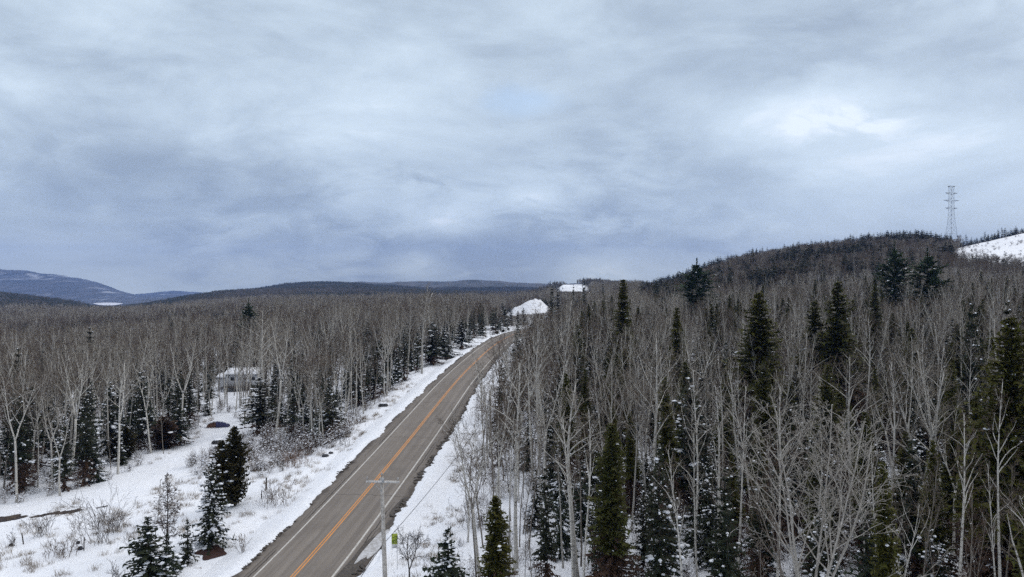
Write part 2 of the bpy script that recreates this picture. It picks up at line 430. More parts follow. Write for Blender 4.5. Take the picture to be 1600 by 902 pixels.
def m_asphalt():
    m, t, b = mat('asphalt', .85, .25)
    uv = t.n('ShaderNodeUVMap'); uv.uv_map = 'lane'
    s = t.n('ShaderNodeSeparateXYZ'); t.link(uv.outputs[0], s.inputs[0]); U, V = s.outputs[0], s.outputs[1]
    p = pos(t)
    def cm(a, b_, c_=0.0):
        k = t.n('ShaderNodeCombineXYZ'); t.put(k.inputs[0], a); t.put(k.inputs[1], b_); t.put(k.inputs[2], c_); return k.outputs[0]
    st = t.noise(cm(U, t.math('MULTIPLY', V, .02)), 1.6, 4, .6)       # long streaks
    bl = t.noise(p, .22, 4, .6); fi = t.noise(p, 14, 4, .7)
    c = t.mix(t.ramp(st, .35, .65), (.155, .134, .116), (.225, .198, .172))
    c = t.mix(t.math('MULTIPLY', t.ramp(bl, .45, .7), .55), c, (.125, .107, .092))
    c = t.mix(t.math('MULTIPLY', t.ramp(t.noise(cm(t.math('MULTIPLY', U, .8), t.math('MULTIPLY', V, .16)), 1.1, 5, .7), .55, .72), .5), c, (.27, .245, .22))
    c = t.mix(t.math('MULTIPLY', t.ramp(fi, .3, .7), .3), c, (.28, .25, .22))
    aU = t.math('ABSOLUTE', U)
    # wheel paths a little darker
    wp = t.math('SUBTRACT', 1.0, t.ramp(t.math('ABSOLUTE', t.math('SUBTRACT', t.math('ABSOLUTE', t.math('SUBTRACT', aU, 1.75)), .85)), .1, .5))
    c = t.mix(t.math('MULTIPLY', wp, .22), c, (.12, .108, .098))
    # shoulder: older and darker, gravelly towards the edge
    sh = t.ramp(aU, 3.62, 3.74)
    wob = t.math('ADD', U, t.math('MULTIPLY', t.math('SUBTRACT', t.noise(cm(0.0, V), .35, 5, .65), .5), .7))
    c = t.mix(t.math('MULTIPLY', sh, .35), c, (.12, .105, .092))
    ed = t.ramp(t.math('ADD', aU, t.math('MULTIPLY', t.math('SUBTRACT', t.noise(p, .7, 4, .65), .5), 2.2)), 4.6, 5.3)
    c = t.mix(t.math('MULTIPLY', ed, .8), c, (.075, .062, .052))
    def crack(off, w, strength, cc):
        d = t.math('ABSOLUTE', t.math('SUBTRACT', wob, off))
        k = t.math('SUBTRACT', 1.0, t.ramp(d, w * .4, w))
        g = t.ramp(t.noise(cm(off, t.math('MULTIPLY', V, .08)), 1.0, 2), .42, .5)
        return t.mix(t.math('MULTIPLY', t.math('MULTIPLY', k, g), strength), cc, (.045, .04, .036))
    c = crack(4.1, .09, .9, c); c = crack(-3.95, .10, .9, c); c = crack(-4.3, .07, .6, c); c = crack(4.45, .07, .7, c)
    c = crack(.45, .05, .35, c); c = crack(-1.9, .05, .25, c)
    # transverse cracks
    tv = t.math('ADD', V, t.math('MULTIPLY', t.math('SUBTRACT', t.noise(cm(U, 0.0, t.math('MULTIPLY', V, .05)), .9, 4, .6), .5), 1.6))
    md = t.math('ABSOLUTE', t.math('SUBTRACT', t.math('FRACT', t.math('DIVIDE', tv, 23.0)), .5))
    tr = t.math('SUBTRACT', 1.0, t.ramp(md, .001, .004))
    c = t.mix(t.math('MULTIPLY', tr, .8), c, (.06, .052, .046))
    t.link(c, b.inputs['Base Color'])
    bump(t, b, fi, .4, .02)
    return m
def m_paint(name, col, wear):
    m, t, b = mat(name, .7, .3)
    n = t.math('ADD', t.math('MULTIPLY', t.noise(pos(t), 1.3, 5, .7), .5), t.math('MULTIPLY', t.noise(pos(t), 9, 3, .7), .5))
    t.link(t.mix(t.math('MULTIPLY', t.ramp(n, .42, .62), wear), col, (.19, .175, .16)), b.inputs['Base Color'])
    return m
M_ASPH = m_asphalt()
M_YEL = m_paint('orange_yellow_paint', (.70, .28, .05), .42)
M_WHT = m_paint('worn_white_paint', (.56, .54, .50), .5)
M_DIRT = two('wet_dirt', (.035, .028, .022), (.085, .068, .052), 5, .6, .4, coord='pos')
M_SLUSH = two('grey_slush', (.33, .32, .31), (.52, .52, .53), 2.5, .5, .4, coord='pos')
M_MUD = two('dark_mud', (.022, .015, .012), (.05, .034, .026), 2, .5, .4, coord='pos')

def m_bark(name, light, dark, marks=.5, lichen=None):
    m, t, b = mat(name, .85, .15)
    o = objc(t)
    q = t.n('ShaderNodeVectorMath', operation='MULTIPLY'); t.link(o, q.inputs[0]); q.inputs[1].default_value = (1, 1, 2.6)
    n = t.noise(q.outputs[0], 1.5, 4, .7); n2 = t.noise(q.outputs[0], 6, 3, .6)
    c = t.mix(t.ramp(n2, .3, .7), light, tuple(x * .72 for x in light))
    c = t.mix(t.math('MULTIPLY', t.ramp(n, .56, .64), marks), c, dark)
    r = rnd(t)
    c = t.mix(t.math('MULTIPLY', r, .45), c, tuple(x * 2.0 + .03 for x in dark))
    t.link(c, b.inputs['Base Color'])
    return m
M_BIRCH = m_bark('pale_birch_bark', (.66, .63, .57), (.05, .042, .035), .8)
M_GREY = m_bark('grey_bark', (.25, .222, .188), (.05, .040, .032), .6)
M_DARKB = m_bark('dark_bark', (.07, .058, .05), (.02, .017, .015), .5)
def m_twig(name, a, b_, c_):
    m, t, b = mat(name, .85, .15)
    r = rnd(t)
    c = t.mix(t.ramp(r, 0, .5, 0, 1, False), a, b_); c = t.mix(t.ramp(r, .5, 1, 0, 1, False), c, c_)
    t.link(c, b.inputs['Base Color'])
    return m
M_TWIG = m_twig('birch_twigs', (.165, .137, .108), (.085, .062, .047), (.31, .28, .235))
M_TWIG2 = m_twig('brown_twigs', (.115, .082, .06), (.075, .046, .034), (.17, .138, .108))
def m_needle(name, a, b_, vary=.5, c_=None):
    m, t, b = mat(name, .8, .15)
    o = objc(t); n = t.noise(o, 1.2, 3, .6); n2 = t.noise(o, 7, 2, .6)
    c = t.mix(t.ramp(n, .35, .65), a, b_); c = t.mix(t.math('MULTIPLY', n2, .5), c, tuple(x * .45 for x in a))
    if c_: c = t.mix(t.math('MULTIPLY', rnd(t), vary), c, c_)
    t.link(c, b.inputs['Base Color'])
    return m
M_SPR = m_needle('spruce_needles', (.020, .032, .018), (.034, .046, .024), .5, (.032, .028, .018))
M_OLV = m_needle('olive_needles', (.062, .068, .012), (.095, .088, .018), .4, (.035, .045, .014))
M_PINE = m_needle('pine_needles', (.026, .055, .022), (.045, .072, .028), .4, (.03, .05, .02))
M_RUST = m_needle('rusty_dead_needles', (.085, .048, .032), (.06, .038, .026))
M_CED = m_needle('cedar_sprays', (.038, .036, .012), (.06, .046, .016))
M_FARC = m_needle('far_conifer', (.018, .030, .024), (.03, .042, .03), .5, (.04, .045, .035))
M_FARB = m_twig('far_bare_crowns', (.15, .135, .122), (.11, .094, .082), (.19, .175, .16))

# ------------------------------------------------------------------ the ground
def in_poly(x, y, poly):
    c = np.zeros(x.shape, bool); n = len(poly)
    for i in range(n):
        x1, y1 = poly[i]; x2, y2 = poly[(i + 1) % n]
        k = ((y1 > y) != (y2 > y)) & (x < (x2 - x1) * (y - y1) / ((y2 - y1) + 1e-12) + x1); c ^= k
    return c
CLEAR = [(-19, 20), (-120, 20), (-110, 70), (-61, 80.5), (-55, 87.5), (-53.5, 105), (-56, 121), (-60, 133), (-60, 139), (-57, 139), (-51, 130), (-45, 119), (-38, 113), (-31, 104.5), (-20, 104)]
YARD = [(-75, 168), (-75, 184), (-59, 184), (-59, 168)]
DRIVE = [(-95, 66), (-70, 71), (-57, 78), (-47, 88), (-44.5, 100), (-46.5, 115), (-52, 133), (-58, 146), (-66, 158), (-62, 160), (-60, 141), (-57.5, 132), (-54, 120), (-52.5, 106), (-54, 90), (-62, 82), (-95, 75)]
PIT = lambda x, Y: ((x - 13) / 26) ** 2 + ((Y - 512) / 42) ** 2 < 1
def field(x, Y):     # big snowy opening on the right hillside
    p = 800 + F * x / np.maximum(Y, 1); e = 6 * vnoise(Y / 14, x / 14, 77)
    return (p > 1487 + e + np.clip(520 - Y, 0, 200) * .35) & (Y > 452 + e) & (Y < 638)
def patch2(x, Y):
    p = 800 + F * x / np.maximum(Y, 1); e = vnoise(x / 9, Y / 30, 78); return (p > 882 + 14 * e) & (p < 907 + 16 * e) & (Y > 915) & (Y < 1012 + 40 * e + (p - 895) * 1.1)
def forest_free(x, Y, extra=0.0):
    s = x - xr(Y)
    lw = np.interp(Y, [60, 104, 132, 156, 194, 240, 300], [16, 15, 12.5, 11.5, 10.5, 9.5, 9])
    rw = np.interp(Y, [40, 60, 80, 100, 130, 300], [16, 14.2, 12.6, 11.2, 10.2, 8.5])
    road = (s > -lw - extra) & (s < rw + extra) & (Y < 425)
    return road | in_poly(x, Y, CLEAR) | in_poly(x, Y, YARD) | PIT(x, Y) | field(x, Y) | patch2(x, Y)

def build_ground():
    az = np.radians(np.concatenate([np.arange(-180, -60, 6), np.arange(-60, -43, 1.5), np.arange(-43, 43.01, .21), np.arange(44.5, 60, 1.5), np.arange(60, 180, 6)]))
    r = np.concatenate([[0.0, 4.0], np.exp(np.linspace(math.log(8), math.log(9850), 765))])
    A, R = np.meshgrid(az, r); x = np.sin(A) * R; Y = np.cos(A) * R
    z = height(x, Y)
    na = len(az); nr = len(r)
    i = np.arange(nr - 1)[:, None]; j = np.arange(na)[None, :]; j2 = (j + 1) % na
    q = np.stack([i * na + j, (i + 1) * na + j, (i + 1) * na + j2, i * na + j2], -1).reshape(-1, 4)
    me = mesh('ground', np.stack([x, Y, z], -1).reshape(-1, 3), q[:, ::-1], [M_SNOW], smooth=True)
    px = pxof(x, np.maximum(Y, 1)).ravel()
    fo = sstep(R, 2350, 2750); fo = np.maximum(fo, .85 * sstep(Y, 300, 350) * sstep(px.reshape(Y.shape), 940, 990) * (Y < 2400) * ~field(x, Y) * ~patch2(x, Y)).ravel()
    li = np.where(in_poly(x, Y, CLEAR) & ~in_poly(x, Y, DRIVE), 1.0, 0.0)
    s = x - xr(Y); li = np.maximum(li, ((Y < 425) & (s < -9) & (s > -24)) * .8); li = np.where((Y > 0) & (s > 8) & (Y < 300), .8, li)
    li = np.where(np.abs(s) < 7.5, .1, li); li = np.where((Y > 420) & (px.reshape(Y.shape) > 950) , 1.0, li); li = np.where(field(x, Y), 1.35, li); li = np.where(patch2(x, Y), 1.7, li); li = np.where(PIT(x, Y), 1.7, li)
    for nm, a in (('forest', fo), ('litter', li.ravel()), ('open_snow', ((Y.ravel() > 4500) & (px < 320)) * .75 + ((Y.ravel() < 4500) & (px > 430) & (px < 560)) * .8)):
        at = me.attributes.new(nm, 'FLOAT', 'POINT'); at.data.foreach_set('value', a.astype(np.float32))
    tag(link('ground', me), 'snow covered ground, clearing and wooded hills', kind='structure')
build_ground()

def build_lake():
    v = []
    for k in range(40):
        th = k * 2 * pi / 40; Yk = 3650 + 330 * sin(th); v.append((X(169 + 22 * cos(th) * (1 + .12 * sin(3 * th)), Yk), Yk, -55.5))
    me = mesh('lake', v, np.array([[0, i, i + 1] for i in range(1, 39)]), [two('lake_ice', (.66, .66, .72), (.78, .78, .82), .01, .5, .4, coord='pos')])
    tag(link('lake', me), 'frozen lake far off below the blue mountain', kind='structure')
build_lake()

def build_haze():
    a = Acc(); a.box(-9990, -9990, -145, 9990, 9990, 640)
    m = bpy.data.materials.new('haze_air'); m.use_nodes = True; t = NT(m.node_tree)
    out = t.n('ShaderNodeOutputMaterial'); v = t.n('ShaderNodeVolumePrincipled')
    v.inputs['Color'].default_value = (.29, .46, .94, 1); v.inputs['Density'].default_value = .00010; v.inputs['Anisotropy'].default_value = 0.0
    t.link(v.outputs[0], out.inputs['Volume'])
    tag(link('haze', a.build('haze', [m])), 'thin blue winter haze over the valley', kind='stuff')
build_haze()

# ------------------------------------------------------------------ road
RYS = np.arange(-60, 412, 1.0)
def road_frame(Y):
    Y = np.asarray(Y, float); x = xr(Y); z = zr(Y)
    dx = (xr(Y + .8) - xr(Y - .8)) / 1.6
    n = np.stack([np.ones_like(dx), -dx], -1); n /= np.linalg.norm(n, axis=1, keepdims=True)
    return x, z, n
def strip(Y, offs, dz, noise=None):
    """grid of points: offs (m,) or (n,m) sideways, dz likewise"""
    x, z, n = road_frame(Y)
    offs = np.broadcast_to(offs, (len(Y), np.shape(offs)[-1])); dz = np.broadcast_to(dz, offs.shape)
    P = np.stack([x[:, None] + n[:, 0:1] * offs, Y[:, None] + n[:, 1:2] * offs, z[:, None] + dz], -1)
    m = offs.shape[1]; k = len(Y)
    i = np.arange(k - 1)[:, None]; j = np.arange(m - 1)[None]
    q = np.stack([i * m + j, i * m + j + 1, (i + 1) * m + j + 1, (i + 1) * m + j], -1).reshape(-1, 4)
    return P.reshape(-1, 3), q
def crown_z(s): return .0 - .02 * abs(s)
def build_road():
    offs = np.array([-5.6, -5.6, -5.0, -3.6, -1.8, 0, 1.8, 3.6, 5.0, 5.8, 5.8]); dz = np.array([-.5] + [crown_z(s) for s in offs[1:-1]] + [-.5])
    P, q = strip(RYS, offs, dz)
    me = mesh('road', P, q, [M_ASPH], smooth=False)
    uv = me.uv_layers.new(name='lane')
    m = len(offs); ids = np.empty(len(me.loops), np.int32); me.loops.foreach_get('vertex_index', ids)
    U = np.tile(offs, len(RYS)); V = np.repeat(RYS, m)
    uv.data.foreach_set('uv', np.stack([U[ids], V[ids]], -1).astype(np.float32).ravel())
    road = tag(link('road', me), 'worn grey two lane asphalt road curving away', kind='structure')
    def line(name, s, w, m_):
        o = np.array([s - w / 2, s + w / 2]); P, q = strip(RYS, o, np.array([crown_z(a) + .005 for a in o]))
        link(name, mesh(name, P, q, [m_]), road)
    line('yellow_line', -.14, .13, M_YEL); line('yellow_line', .14, .13, M_YEL)
    line('edge_line', -3.5, .17, M_WHT); line('edge_line', 3.5, .2, M_WHT)
    # ploughed snow along both edges with a ragged inner rim
    Y = np.arange(-60, 412, .3); rng = np.random.default_rng(5)
    for side in (-1, 1):
        e = 5.15 + fbm(Y / 5, Y * 0, 40 + side, 4) * .75 + fbm(Y / .9, Y * 0, 50 + side, 3) * .35
        if side > 0:
            e = e + .2 + .9 * np.exp(-((Y - 67) / 4.5) ** 2) - .2 * sstep(Y, 110, 160)
            k = np.array([0, .12, .3, .6, 1.0, 1.6, 2.4, 3.4, 4.4])
        else:
            k = np.array([0, .12, .3, .6, 1.0, 1.6, 2.4, 3.4, 4.4])
        A = np.abs(e)[:, None] + k[None] * (1 + 0 * e[:, None])
        rise = np.interp(k, [0, .12, .3, .6, 1.0, 1.6, 2.4, 3.4, 4.4], [-.2, -.02, .05, .10, .13, .13, .1, .08, -.2])
        x, z, n = road_frame(Y)
        px_ = x[:, None] + n[:, 0:1] * A * side; py_ = Y[:, None] + n[:, 1:2] * A * side
        hz = height(px_, py_, bed=False)
        zz = np.maximum(hz, 0 * hz + np.where(k[None] < 1.2, z[:, None] - .14, -99)) + rise[None] + .04 + fbm(px_ / .7, py_ / .7, 61, 3) * .10 * (k[None] > .2) * (k[None] < 4)
        P = np.stack([px_, py_, zz], -1); m = len(k); kk = len(Y)
        i = np.arange(kk - 1)[:, None]; j = np.arange(m - 1)[None]
        q = np.stack([i * m + j, i * m + j + 1, (i + 1) * m + j + 1, (i + 1) * m + j], -1).reshape(-1, 4)
        if side < 0: q = q[:, ::-1]
        me = mesh('roadside_snow', P.reshape(-1, 3), q, [M_SNOW], smooth=True)
        tag(link('roadside_snow', me), 'ploughed snow along the %s edge of the road' % ('left' if side < 0 else 'right'), kind='structure')
    # dark clods and gravel thrown up along the edge
    acc = Acc()
    def clods(Y0, Y1, n, off, w, side, sz):
        Yc = rng.uniform(Y0, Y1, n); keep = vnoise(Yc / 2.3, Yc * 0, 71 + side) > -.12; Yc = Yc[keep]
        o = off + fbm(Yc / 5, Yc * 0, 40 + side, 4) * .75 + rng.normal(0, w, len(Yc))
        x, z, nn = road_frame(Yc)
        s = rng.uniform(.4, 1, (len(Yc), 1)) ** 2 * sz * np.array([[1.3, 1, .45]])
        C = np.stack([x + nn[:, 0] * o * side, Yc + nn[:, 1] * o * side, z - .08 + .03], -1)
        lumps(acc, C, s, rng, O1, rot=rng.uniform(0, 6.3, len(Yc)), jit=.35)
    clods(58, 64, 60, 5.4, .25, 1, .2); clods(73, 112, 420, 5.35, .2, 1, .24); clods(112, 210, 400, 5.3, .16, 1, .2)
    clods(62, 78, 120, 5.25, .12, -1, .17); clods(84, 92, 60, 5.3, .14, -1, .22); clods(120, 260, 260, 5.2, .14, -1, .17)
    tag(link('gravel', acc.build('gravel', [M_DIRT])), 'dark gravel and frozen clods along the road edges', 'gravel', kind='stuff')
    # slush patch on a wet dirty shoulder near the utility pole
    def patch(name, Yc, off, a, b_, dz, m_, seed, label):
        n = 64; th = np.arange(n) * 2 * pi / n
        rr = 1 + .38 * vnoise(np.cos(th) * 2.2 + seed, np.sin(th) * 2.2, seed) * 2
        L = th * 0 + Yc + np.sin(th) * a * rr; O = off + np.cos(th) * b_ * rr + .10 * (L - Yc)
        x, z, nn = road_frame(np.append(L, Yc)); O = np.append(O, off)
        P = np.stack([x + nn[:, 0] * O, np.append(L, Yc) + nn[:, 1] * O, z + np.minimum(-.02 * O, 0) + dz], -1)
        t = [(n, i, (i + 1) % n) for i in range(n)]
        tag(link(name, mesh(name, P, np.array(t), [m_])), label, kind='structure')
    patch('dirt_patch', 68.5, 5.15, 6.2, 1.0, .008, M_DIRT, 3, 'dark wet dirt on the right shoulder beside the utility pole')
    patch('dirt_patch', 78.0, 5.2, 3.2, .5, .008, M_DIRT, 8, 'dark wet dirt on the right shoulder beyond the utility pole')
    patch('slush_patch', 68.2, 5.3, 4.4, .62, .03, M_SLUSH, 5, 'grey slush on the right shoulder beside the utility pole')
build_road()

def build_mud():
    acc = Acc()
    for (pts, w) in (([(-68, 72.5), (-62, 75.2), (-58.2, 76.6), (-55.0, 77.9)], 1.0), ([(-54.6, 77.8), (-53, 78.6), (-51.4, 79.5), (-50.2, 80.2)], .55), ([(-48.9, 80.9), (-48.4, 81.3), (-48.0, 81.5)], .2)):
        P = np.array(pts); t = np.linspace(0, 1, 60); x = np.interp(t, np.linspace(0, 1, len(P)), P[:, 0]); y = np.interp(t, np.linspace(0, 1, len(P)), P[:, 1])
        ww = w * (1 + vnoise(t * 22, t * 0, 4) * .8) * np.minimum(1, np.minimum(t, 1 - t) * 9 + .15)
        y = y + vnoise(t * 14, t * 0, 8) * .35
        A = np.stack([x, y - ww, height(x, y - ww) + .05], -1); C = np.stack([x, y, height(x, y) + .09], -1); B = np.stack([x, y + ww, height(x, y + ww) + .05], -1)
        V = np.stack([A, C, B], 1).reshape(-1, 3)
        i = np.arange(59)[:, None]; j = np.arange(2)[None]
        q = np.stack([i * 3 + j, (i + 1) * 3 + j, (i + 1) * 3 + j + 1, i * 3 + j + 1], -1).reshape(-1, 4)
        acc.add(V, q=q)
    tag(link('mud', acc.build('mud', [M_MUD], True)), 'dark bare mud along the far edge of the snowy track', kind='structure')
build_mud()

# ------------------------------------------------------------------ trees
def unit(v): return v / (np.linalg.norm(v) + 1e-9)
def grow(out, rng, p, d, L, r, level, spec):
    """polyline branch; spec[level] = (segments, children, angle, ratio)"""
    nseg, nch, ang, ratio, up, wob = spec[level]
    pts = [p]; rs = [r]; q = p.copy(); dd = d.copy()
    for i in range(nseg):
        dd = unit(dd + rng.normal(0, wob, 3) + np.array([0, 0, up]))
        q = q + dd * L / nseg; pts.append(q); rs.append(max(r * (1 - .8 * (i + 1) / nseg), spec['rmin']))
    out[level].append((pts, rs))
    if level + 1 in spec and nch:
        a0 = rng.uniform(0, 6.28)
        for k in range(nch):
            f = .22 + .78 * (k + rng.uniform(.1, .9)) / nch; f = min(f, .99)
            s = f * nseg; i = int(s); w = s - i
            b = pts[i] * (1 - w) + pts[i + 1] * w; dl = unit(pts[i + 1] - pts[i])
            a = a0 + k * 2.4 + rng.normal(0, .4)
            ref = np.array([0, 0, 1.]) if abs(dl[2]) < .9 else np.array([1., 0, 0])
            e1 = unit(np.cross(dl, ref)); e2 = np.cross(dl, e1)
            side = e1 * cos(a) + e2 * sin(a)
            an = radians(ang * rng.uniform(.75, 1.25))
            nd = unit(dl * cos(an) + side * sin(an))
            grow(out, rng, b, nd, L * ratio * rng.uniform(.7, 1.15) * (1.15 - .55 * f), max(rs[i] * .55, spec['rmin']), level + 1, spec)
def polys_to(acc, polys, k, m=0):
    P0 = []; P1 = []; R0 = []; R1 = []
    for pts, rs in polys:
        for i in range(len(pts) - 1):
            P0.append(pts[i]); P1.append(pts[i + 1]); R0.append(rs[i]); R1.append(rs[i + 1])
    acc.segs(P0, P1, R0, R1, k, m)

def bare_tree(seed, H=16, r=.13, start=.4, nlimb=22, limb=.24, lod=0, forks=0, ang=48, snow=0, droop=.05, rmin=None):
    """returns (trunk Acc, crown Acc). lod 0 near, 1 middle, 2 far"""
    rng = np.random.default_rng(seed)
    trunk = Acc(); crown = Acc()
    stems = []
    n = 9
    def stem(p, d, L, r0, r1, wob):
        pts = [p]; rs = [r0]; q = p.copy(); dd = d.copy()
        for i in range(n):
            dd = unit(dd + rng.normal(0, wob, 3) + np.array([0, 0, .10])); q = q + dd * L / n; pts.append(q); rs.append(r0 + (r1 - r0) * ((i + 1) / n) ** .8)
        return pts, rs
    tip = .018
    lean = np.array([rng.normal(0, .06), rng.normal(0, .06), 1.])
    if forks == 0:
        stems.append((stem(np.zeros(3), unit(lean), H, r, tip, .035), start, nlimb))
    else:
        fh = H * rng.uniform(.28, .5)
        b = stem(np.zeros(3), unit(lean), fh, r, r * .72, .02)
        stems.append((b, 2, 0))
        for k in range(forks):
            a = rng.uniform(0, 1) + k * 2 * pi / forks
            d = unit(np.array([cos(a) * .38, sin(a) * .38, 1]))
            stems.append((stem(b[0][-1], d, (H - fh) * rng.uniform(.8, 1.02), r * .6, tip, .05), .18, int(nlimb / forks * 1.25)))
    rm = rmin or (.0075, .012, .028)[lod]
    spec = {'rmin': rm}
    if lod == 0:
        spec[0] = (5, 5, 42, .48, droop, .13); spec[1] = (3, 4, 38, .52, .05, .15); spec[2] = (2, 2, 36, .55, .04, .15); spec[3] = (1, 0, 0, 0, .02, .1)
    elif lod == 1:
        spec[0] = (4, 5, 42, .48, droop, .13); spec[1] = (2, 3, 38, .55, .05, .14); spec[2] = (1, 0, 0, 0, .03, .1)
    else:
        spec[0] = (3, 6, 40, .6, droop, .10); spec[1] = (1, 0, 0, 0, .05, .12)
    for (pts, rs), st, nl in stems:
        trunk.tube(pts, rs, (7, 5, 3)[lod])
        out = {0: [], 1: [], 2: [], 3: []}
        for k in range(nl):
            f = st + (1 - st) * ((k + rng.uniform(0, 1)) / nl) ** .95; f = min(f, .985)
            s = f * n; i = int(s); w = s - i; b = pts[i] * (1 - w) + pts[i + 1] * w
            a = k * 2.4 + rng.normal(0, .5)
            an = radians(ang * rng.uniform(.7, 1.3) * (1.1 - .45 * f))
            d = unit(np.array([cos(a) * sin(an), sin(a) * sin(an), cos(an)]))
            t = (f - st) / max(1 - st, .1)
            L = H * limb * (.35 + 1.0 * np.sin(min(1, t * 1.0 + .18) * pi) ** .8) * rng.uniform(.65, 1.25)
            grow(out, rng, b, d, L, max(rs[i] * .66, rm * 2.4), 0, spec)
        polys_to(trunk, out[0], (4, 3, 3)[lod])
        for lv in (1, 2, 3): polys_to(crown, out[lv], 3)
        if snow:
            tips = [p for q in (out[0] + out[1]) for p in q[0][1:]]
            idx = rng.random(len(tips)) < snow
            C = np.array(tips)[idx]
            if len(C): lumps(crown, C + [0, 0, .04], rng.uniform(.08, .2, (len(C), 1)) * np.array([[1.3, 1, .6]]), rng, O1, m=1)
    if crown.n == 0: polys_to(crown, [([np.zeros(3), np.array([0, 0, .1])], [.01, .01])], 3)
    return trunk, crown

def spruce(seed, H=12, R=2.2, snow=.35, lod=0, low=.06, taper=.85, whorl=.42, style='spruce', dead=0.0, dens=1.0, fat=1.0):
    """materials of the crown: 0 needles, 1 snow, 2 dead needles"""
    rng = np.random.default_rng(seed); trunk = Acc(); crown = Acc()
    n = 8; zz = np.linspace(0, H * .985, n + 1); w = np.cumsum(rng.normal(0, .03, (n + 1, 2)), 0); w[0] = 0
    P = np.stack([w[:, 0], w[:, 1], zz], -1); Rr = np.linspace(H * .0125 + .03, .015, n + 1)
    trunk.tube(P, Rr, (6, 5, 3)[lod])
    nw = int(H * (1 - low) / (whorl * (1, 1.25, 1.8)[lod]))
    S0 = []; S1 = []; S2 = []; S3 = []; SM = []; rib0 = []; rib1 = []; C = []; CS = []; CR = []
    for i in range(nw):
        t = (i + rng.uniform(0, .7)) / nw; z = H * (low + (1 - low) * t)
        prof = (1 - t) ** taper
        if style == 'pine': prof = (np.sin(min(1, (t * 1.05 + .10)) * pi) ** .7) * (.8 + .35 * rng.random())
        if style == 'column': prof = min(1, (1 - t) * 2.4) ** .8 * (.65 + .35 * min(1, t * 5))
        nb = max(3, int((5 + 4 * (1 - t)) * (1, .8, .6)[lod] * dens))
        if style == 'column': nb = int(nb * 1.3)
        a0 = rng.uniform(0, 6.28)
        bx = np.interp(z, zz, P[:, 0]); by = np.interp(z, zz, P[:, 1])
        isdead = t < dead * rng.uniform(.75, 1.15)
        for k in range(nb):
            csn = rng.choice((.5, 1.3, 2.2)) if snow > .5 else rng.choice((0, 0, .3, 3.2))
            if isdead and rng.random() < .35: continue
            a = a0 + k * 2 * pi / nb + rng.normal(0, .25)
            L = R * prof * rng.uniform(.55, 1.22) * (1 + (.9 if style == 'spruce' else .3) * float(vnoise(np.array([cos(a) * 1.3 + z * .1]), np.array([sin(a) * 1.3 + z * .55]), seed)[0])) + .12
            if style == 'pine' and rng.random() < .15: L *= .45
            base_z = z + rng.uniform(-.5, .5) * whorl * (1.6 if style == 'pine' else 1.0)
            el = {'spruce': .35 * t * 2 - .38, 'pine': .30 * t + .05, 'column': .75}[style] + rng.normal(0, .30 if style == 'pine' else .17)
            dh = np.array([cos(a), sin(a), 0]); base = np.array([bx, by, min(max(base_z, .1), H * .99)])
            ns = max(2, int(L / (.26, .42, .7)[lod]))
            q = base.copy(); e = el
            for s in range(ns):
                f = (s + 1) / ns
                d = dh * cos(e) + np.array([0, 0, sin(e)]); q2 = q + d * L / ns
                rib0.append(q); rib1.append(q2)
                e += (.22 if style == 'spruce' else .12) / ns * (1 if f > .4 else -1.2)
                if style == 'pine' and f < .4: q = q2; continue
                wd = (.30, .44, .7)[lod] * (.55 + .5 * (1 - f)) * rng.uniform(.7, 1.3) * min(1.3, .4 + L / 2) * fat
                if style == 'pine': wd *= 1.15
                if isdead: wd *= .55
                sd = np.array([-dh[1], dh[0], 0])
                for sg in (-1, 1):
                    jz = rng.normal(0, .16)
                    tipv = q2 * .6 + q * .4 + sd * sg * wd + d * wd * .55 + np.array([0, 0, jz - .08 + (.16 if style == 'pine' else 0)])
                    S0.append(q); S1.append(q2 + d * .02); S2.append(tipv); S3.append(q * .55 + q2 * .45 + sd * sg * wd * .55 + np.array([0, 0, -.10 * wd - .03])); SM.append(2 if isdead else 0)
                # hanging or upright spray
                vz = rng.uniform(-.34, -.1) if style == 'spruce' else rng.uniform(.08, .28)
                sl = rng.normal(0, .12, 2)
                S0.append(q); S1.append(q2); S2.append(q2 * .8 + q * .2 + np.array([sl[0], sl[1], vz * wd * 1.6])); S3.append(q + np.array([sl[0], sl[1], vz * wd])); SM.append(2 if isdead else 0)
                if snow and f > .3 and rng.random() < snow * csn * (.55 if isdead else 1):
                    g = rng.uniform(.45, 1.15) * min(1, .35 + L / 2.2)
                    C.append(q2 + np.array([0, 0, .05])); g = min(g, 1) * rng.uniform(.4, 1.25) ** 1.3 * .8 * (1.3 if csn > 1 else .7); CS.append((.23 * g * (1, 1.2, 1.7)[lod], .18 * g * (1, 1.2, 1.6)[lod], .12 * g * (1, 1.2, 1.4)[lod])); CR.append(a + rng.normal(0, .3))
                q = q2
    # a leader tip
    S0.append(P[-1] - [0, 0, .5]); S1.append(P[-1] + [.06, 0, -.2]); S2.append(P[-1] + [0, 0, .35]); S3.append(P[-1] + [-.06, 0, -.2]); SM.append(0)
    V = np.stack([S0, S1, S2, S3], 1); m = len(V); SM = np.array(SM)
    for mm in (0, 2):
        k = SM == mm
        if k.any():
            vv = V[k]; crown.add(vv.reshape(-1, 3), q=np.arange(len(vv) * 4).reshape(-1, 4), m=mm)
    if lod < 2:
        L_ = len(rib0); crown.segs(rib0, rib1, np.full(L_, .016), np.full(L_, .012), 3, m=2 if dead else 0)
    if C: lumps(crown, C, CS, rng, O1 if lod < 2 else _octa(0), m=1, rot=np.array(CR), jit=.3)
    return trunk, crown

def proto(name, acc2, tm, cmats, H):
    tr, cr = acc2
    d = {'H': H}
    d['trunk'] = tr.build(name + '_trunk', [tm]); d['crown'] = cr.build(name + '_crown', cmats)
    full = Acc(); full.merge(tr, 0); full.merge(cr, 1)
    d['full'] = full.build(name + '_whole', [tm] + list(cmats))
    return d

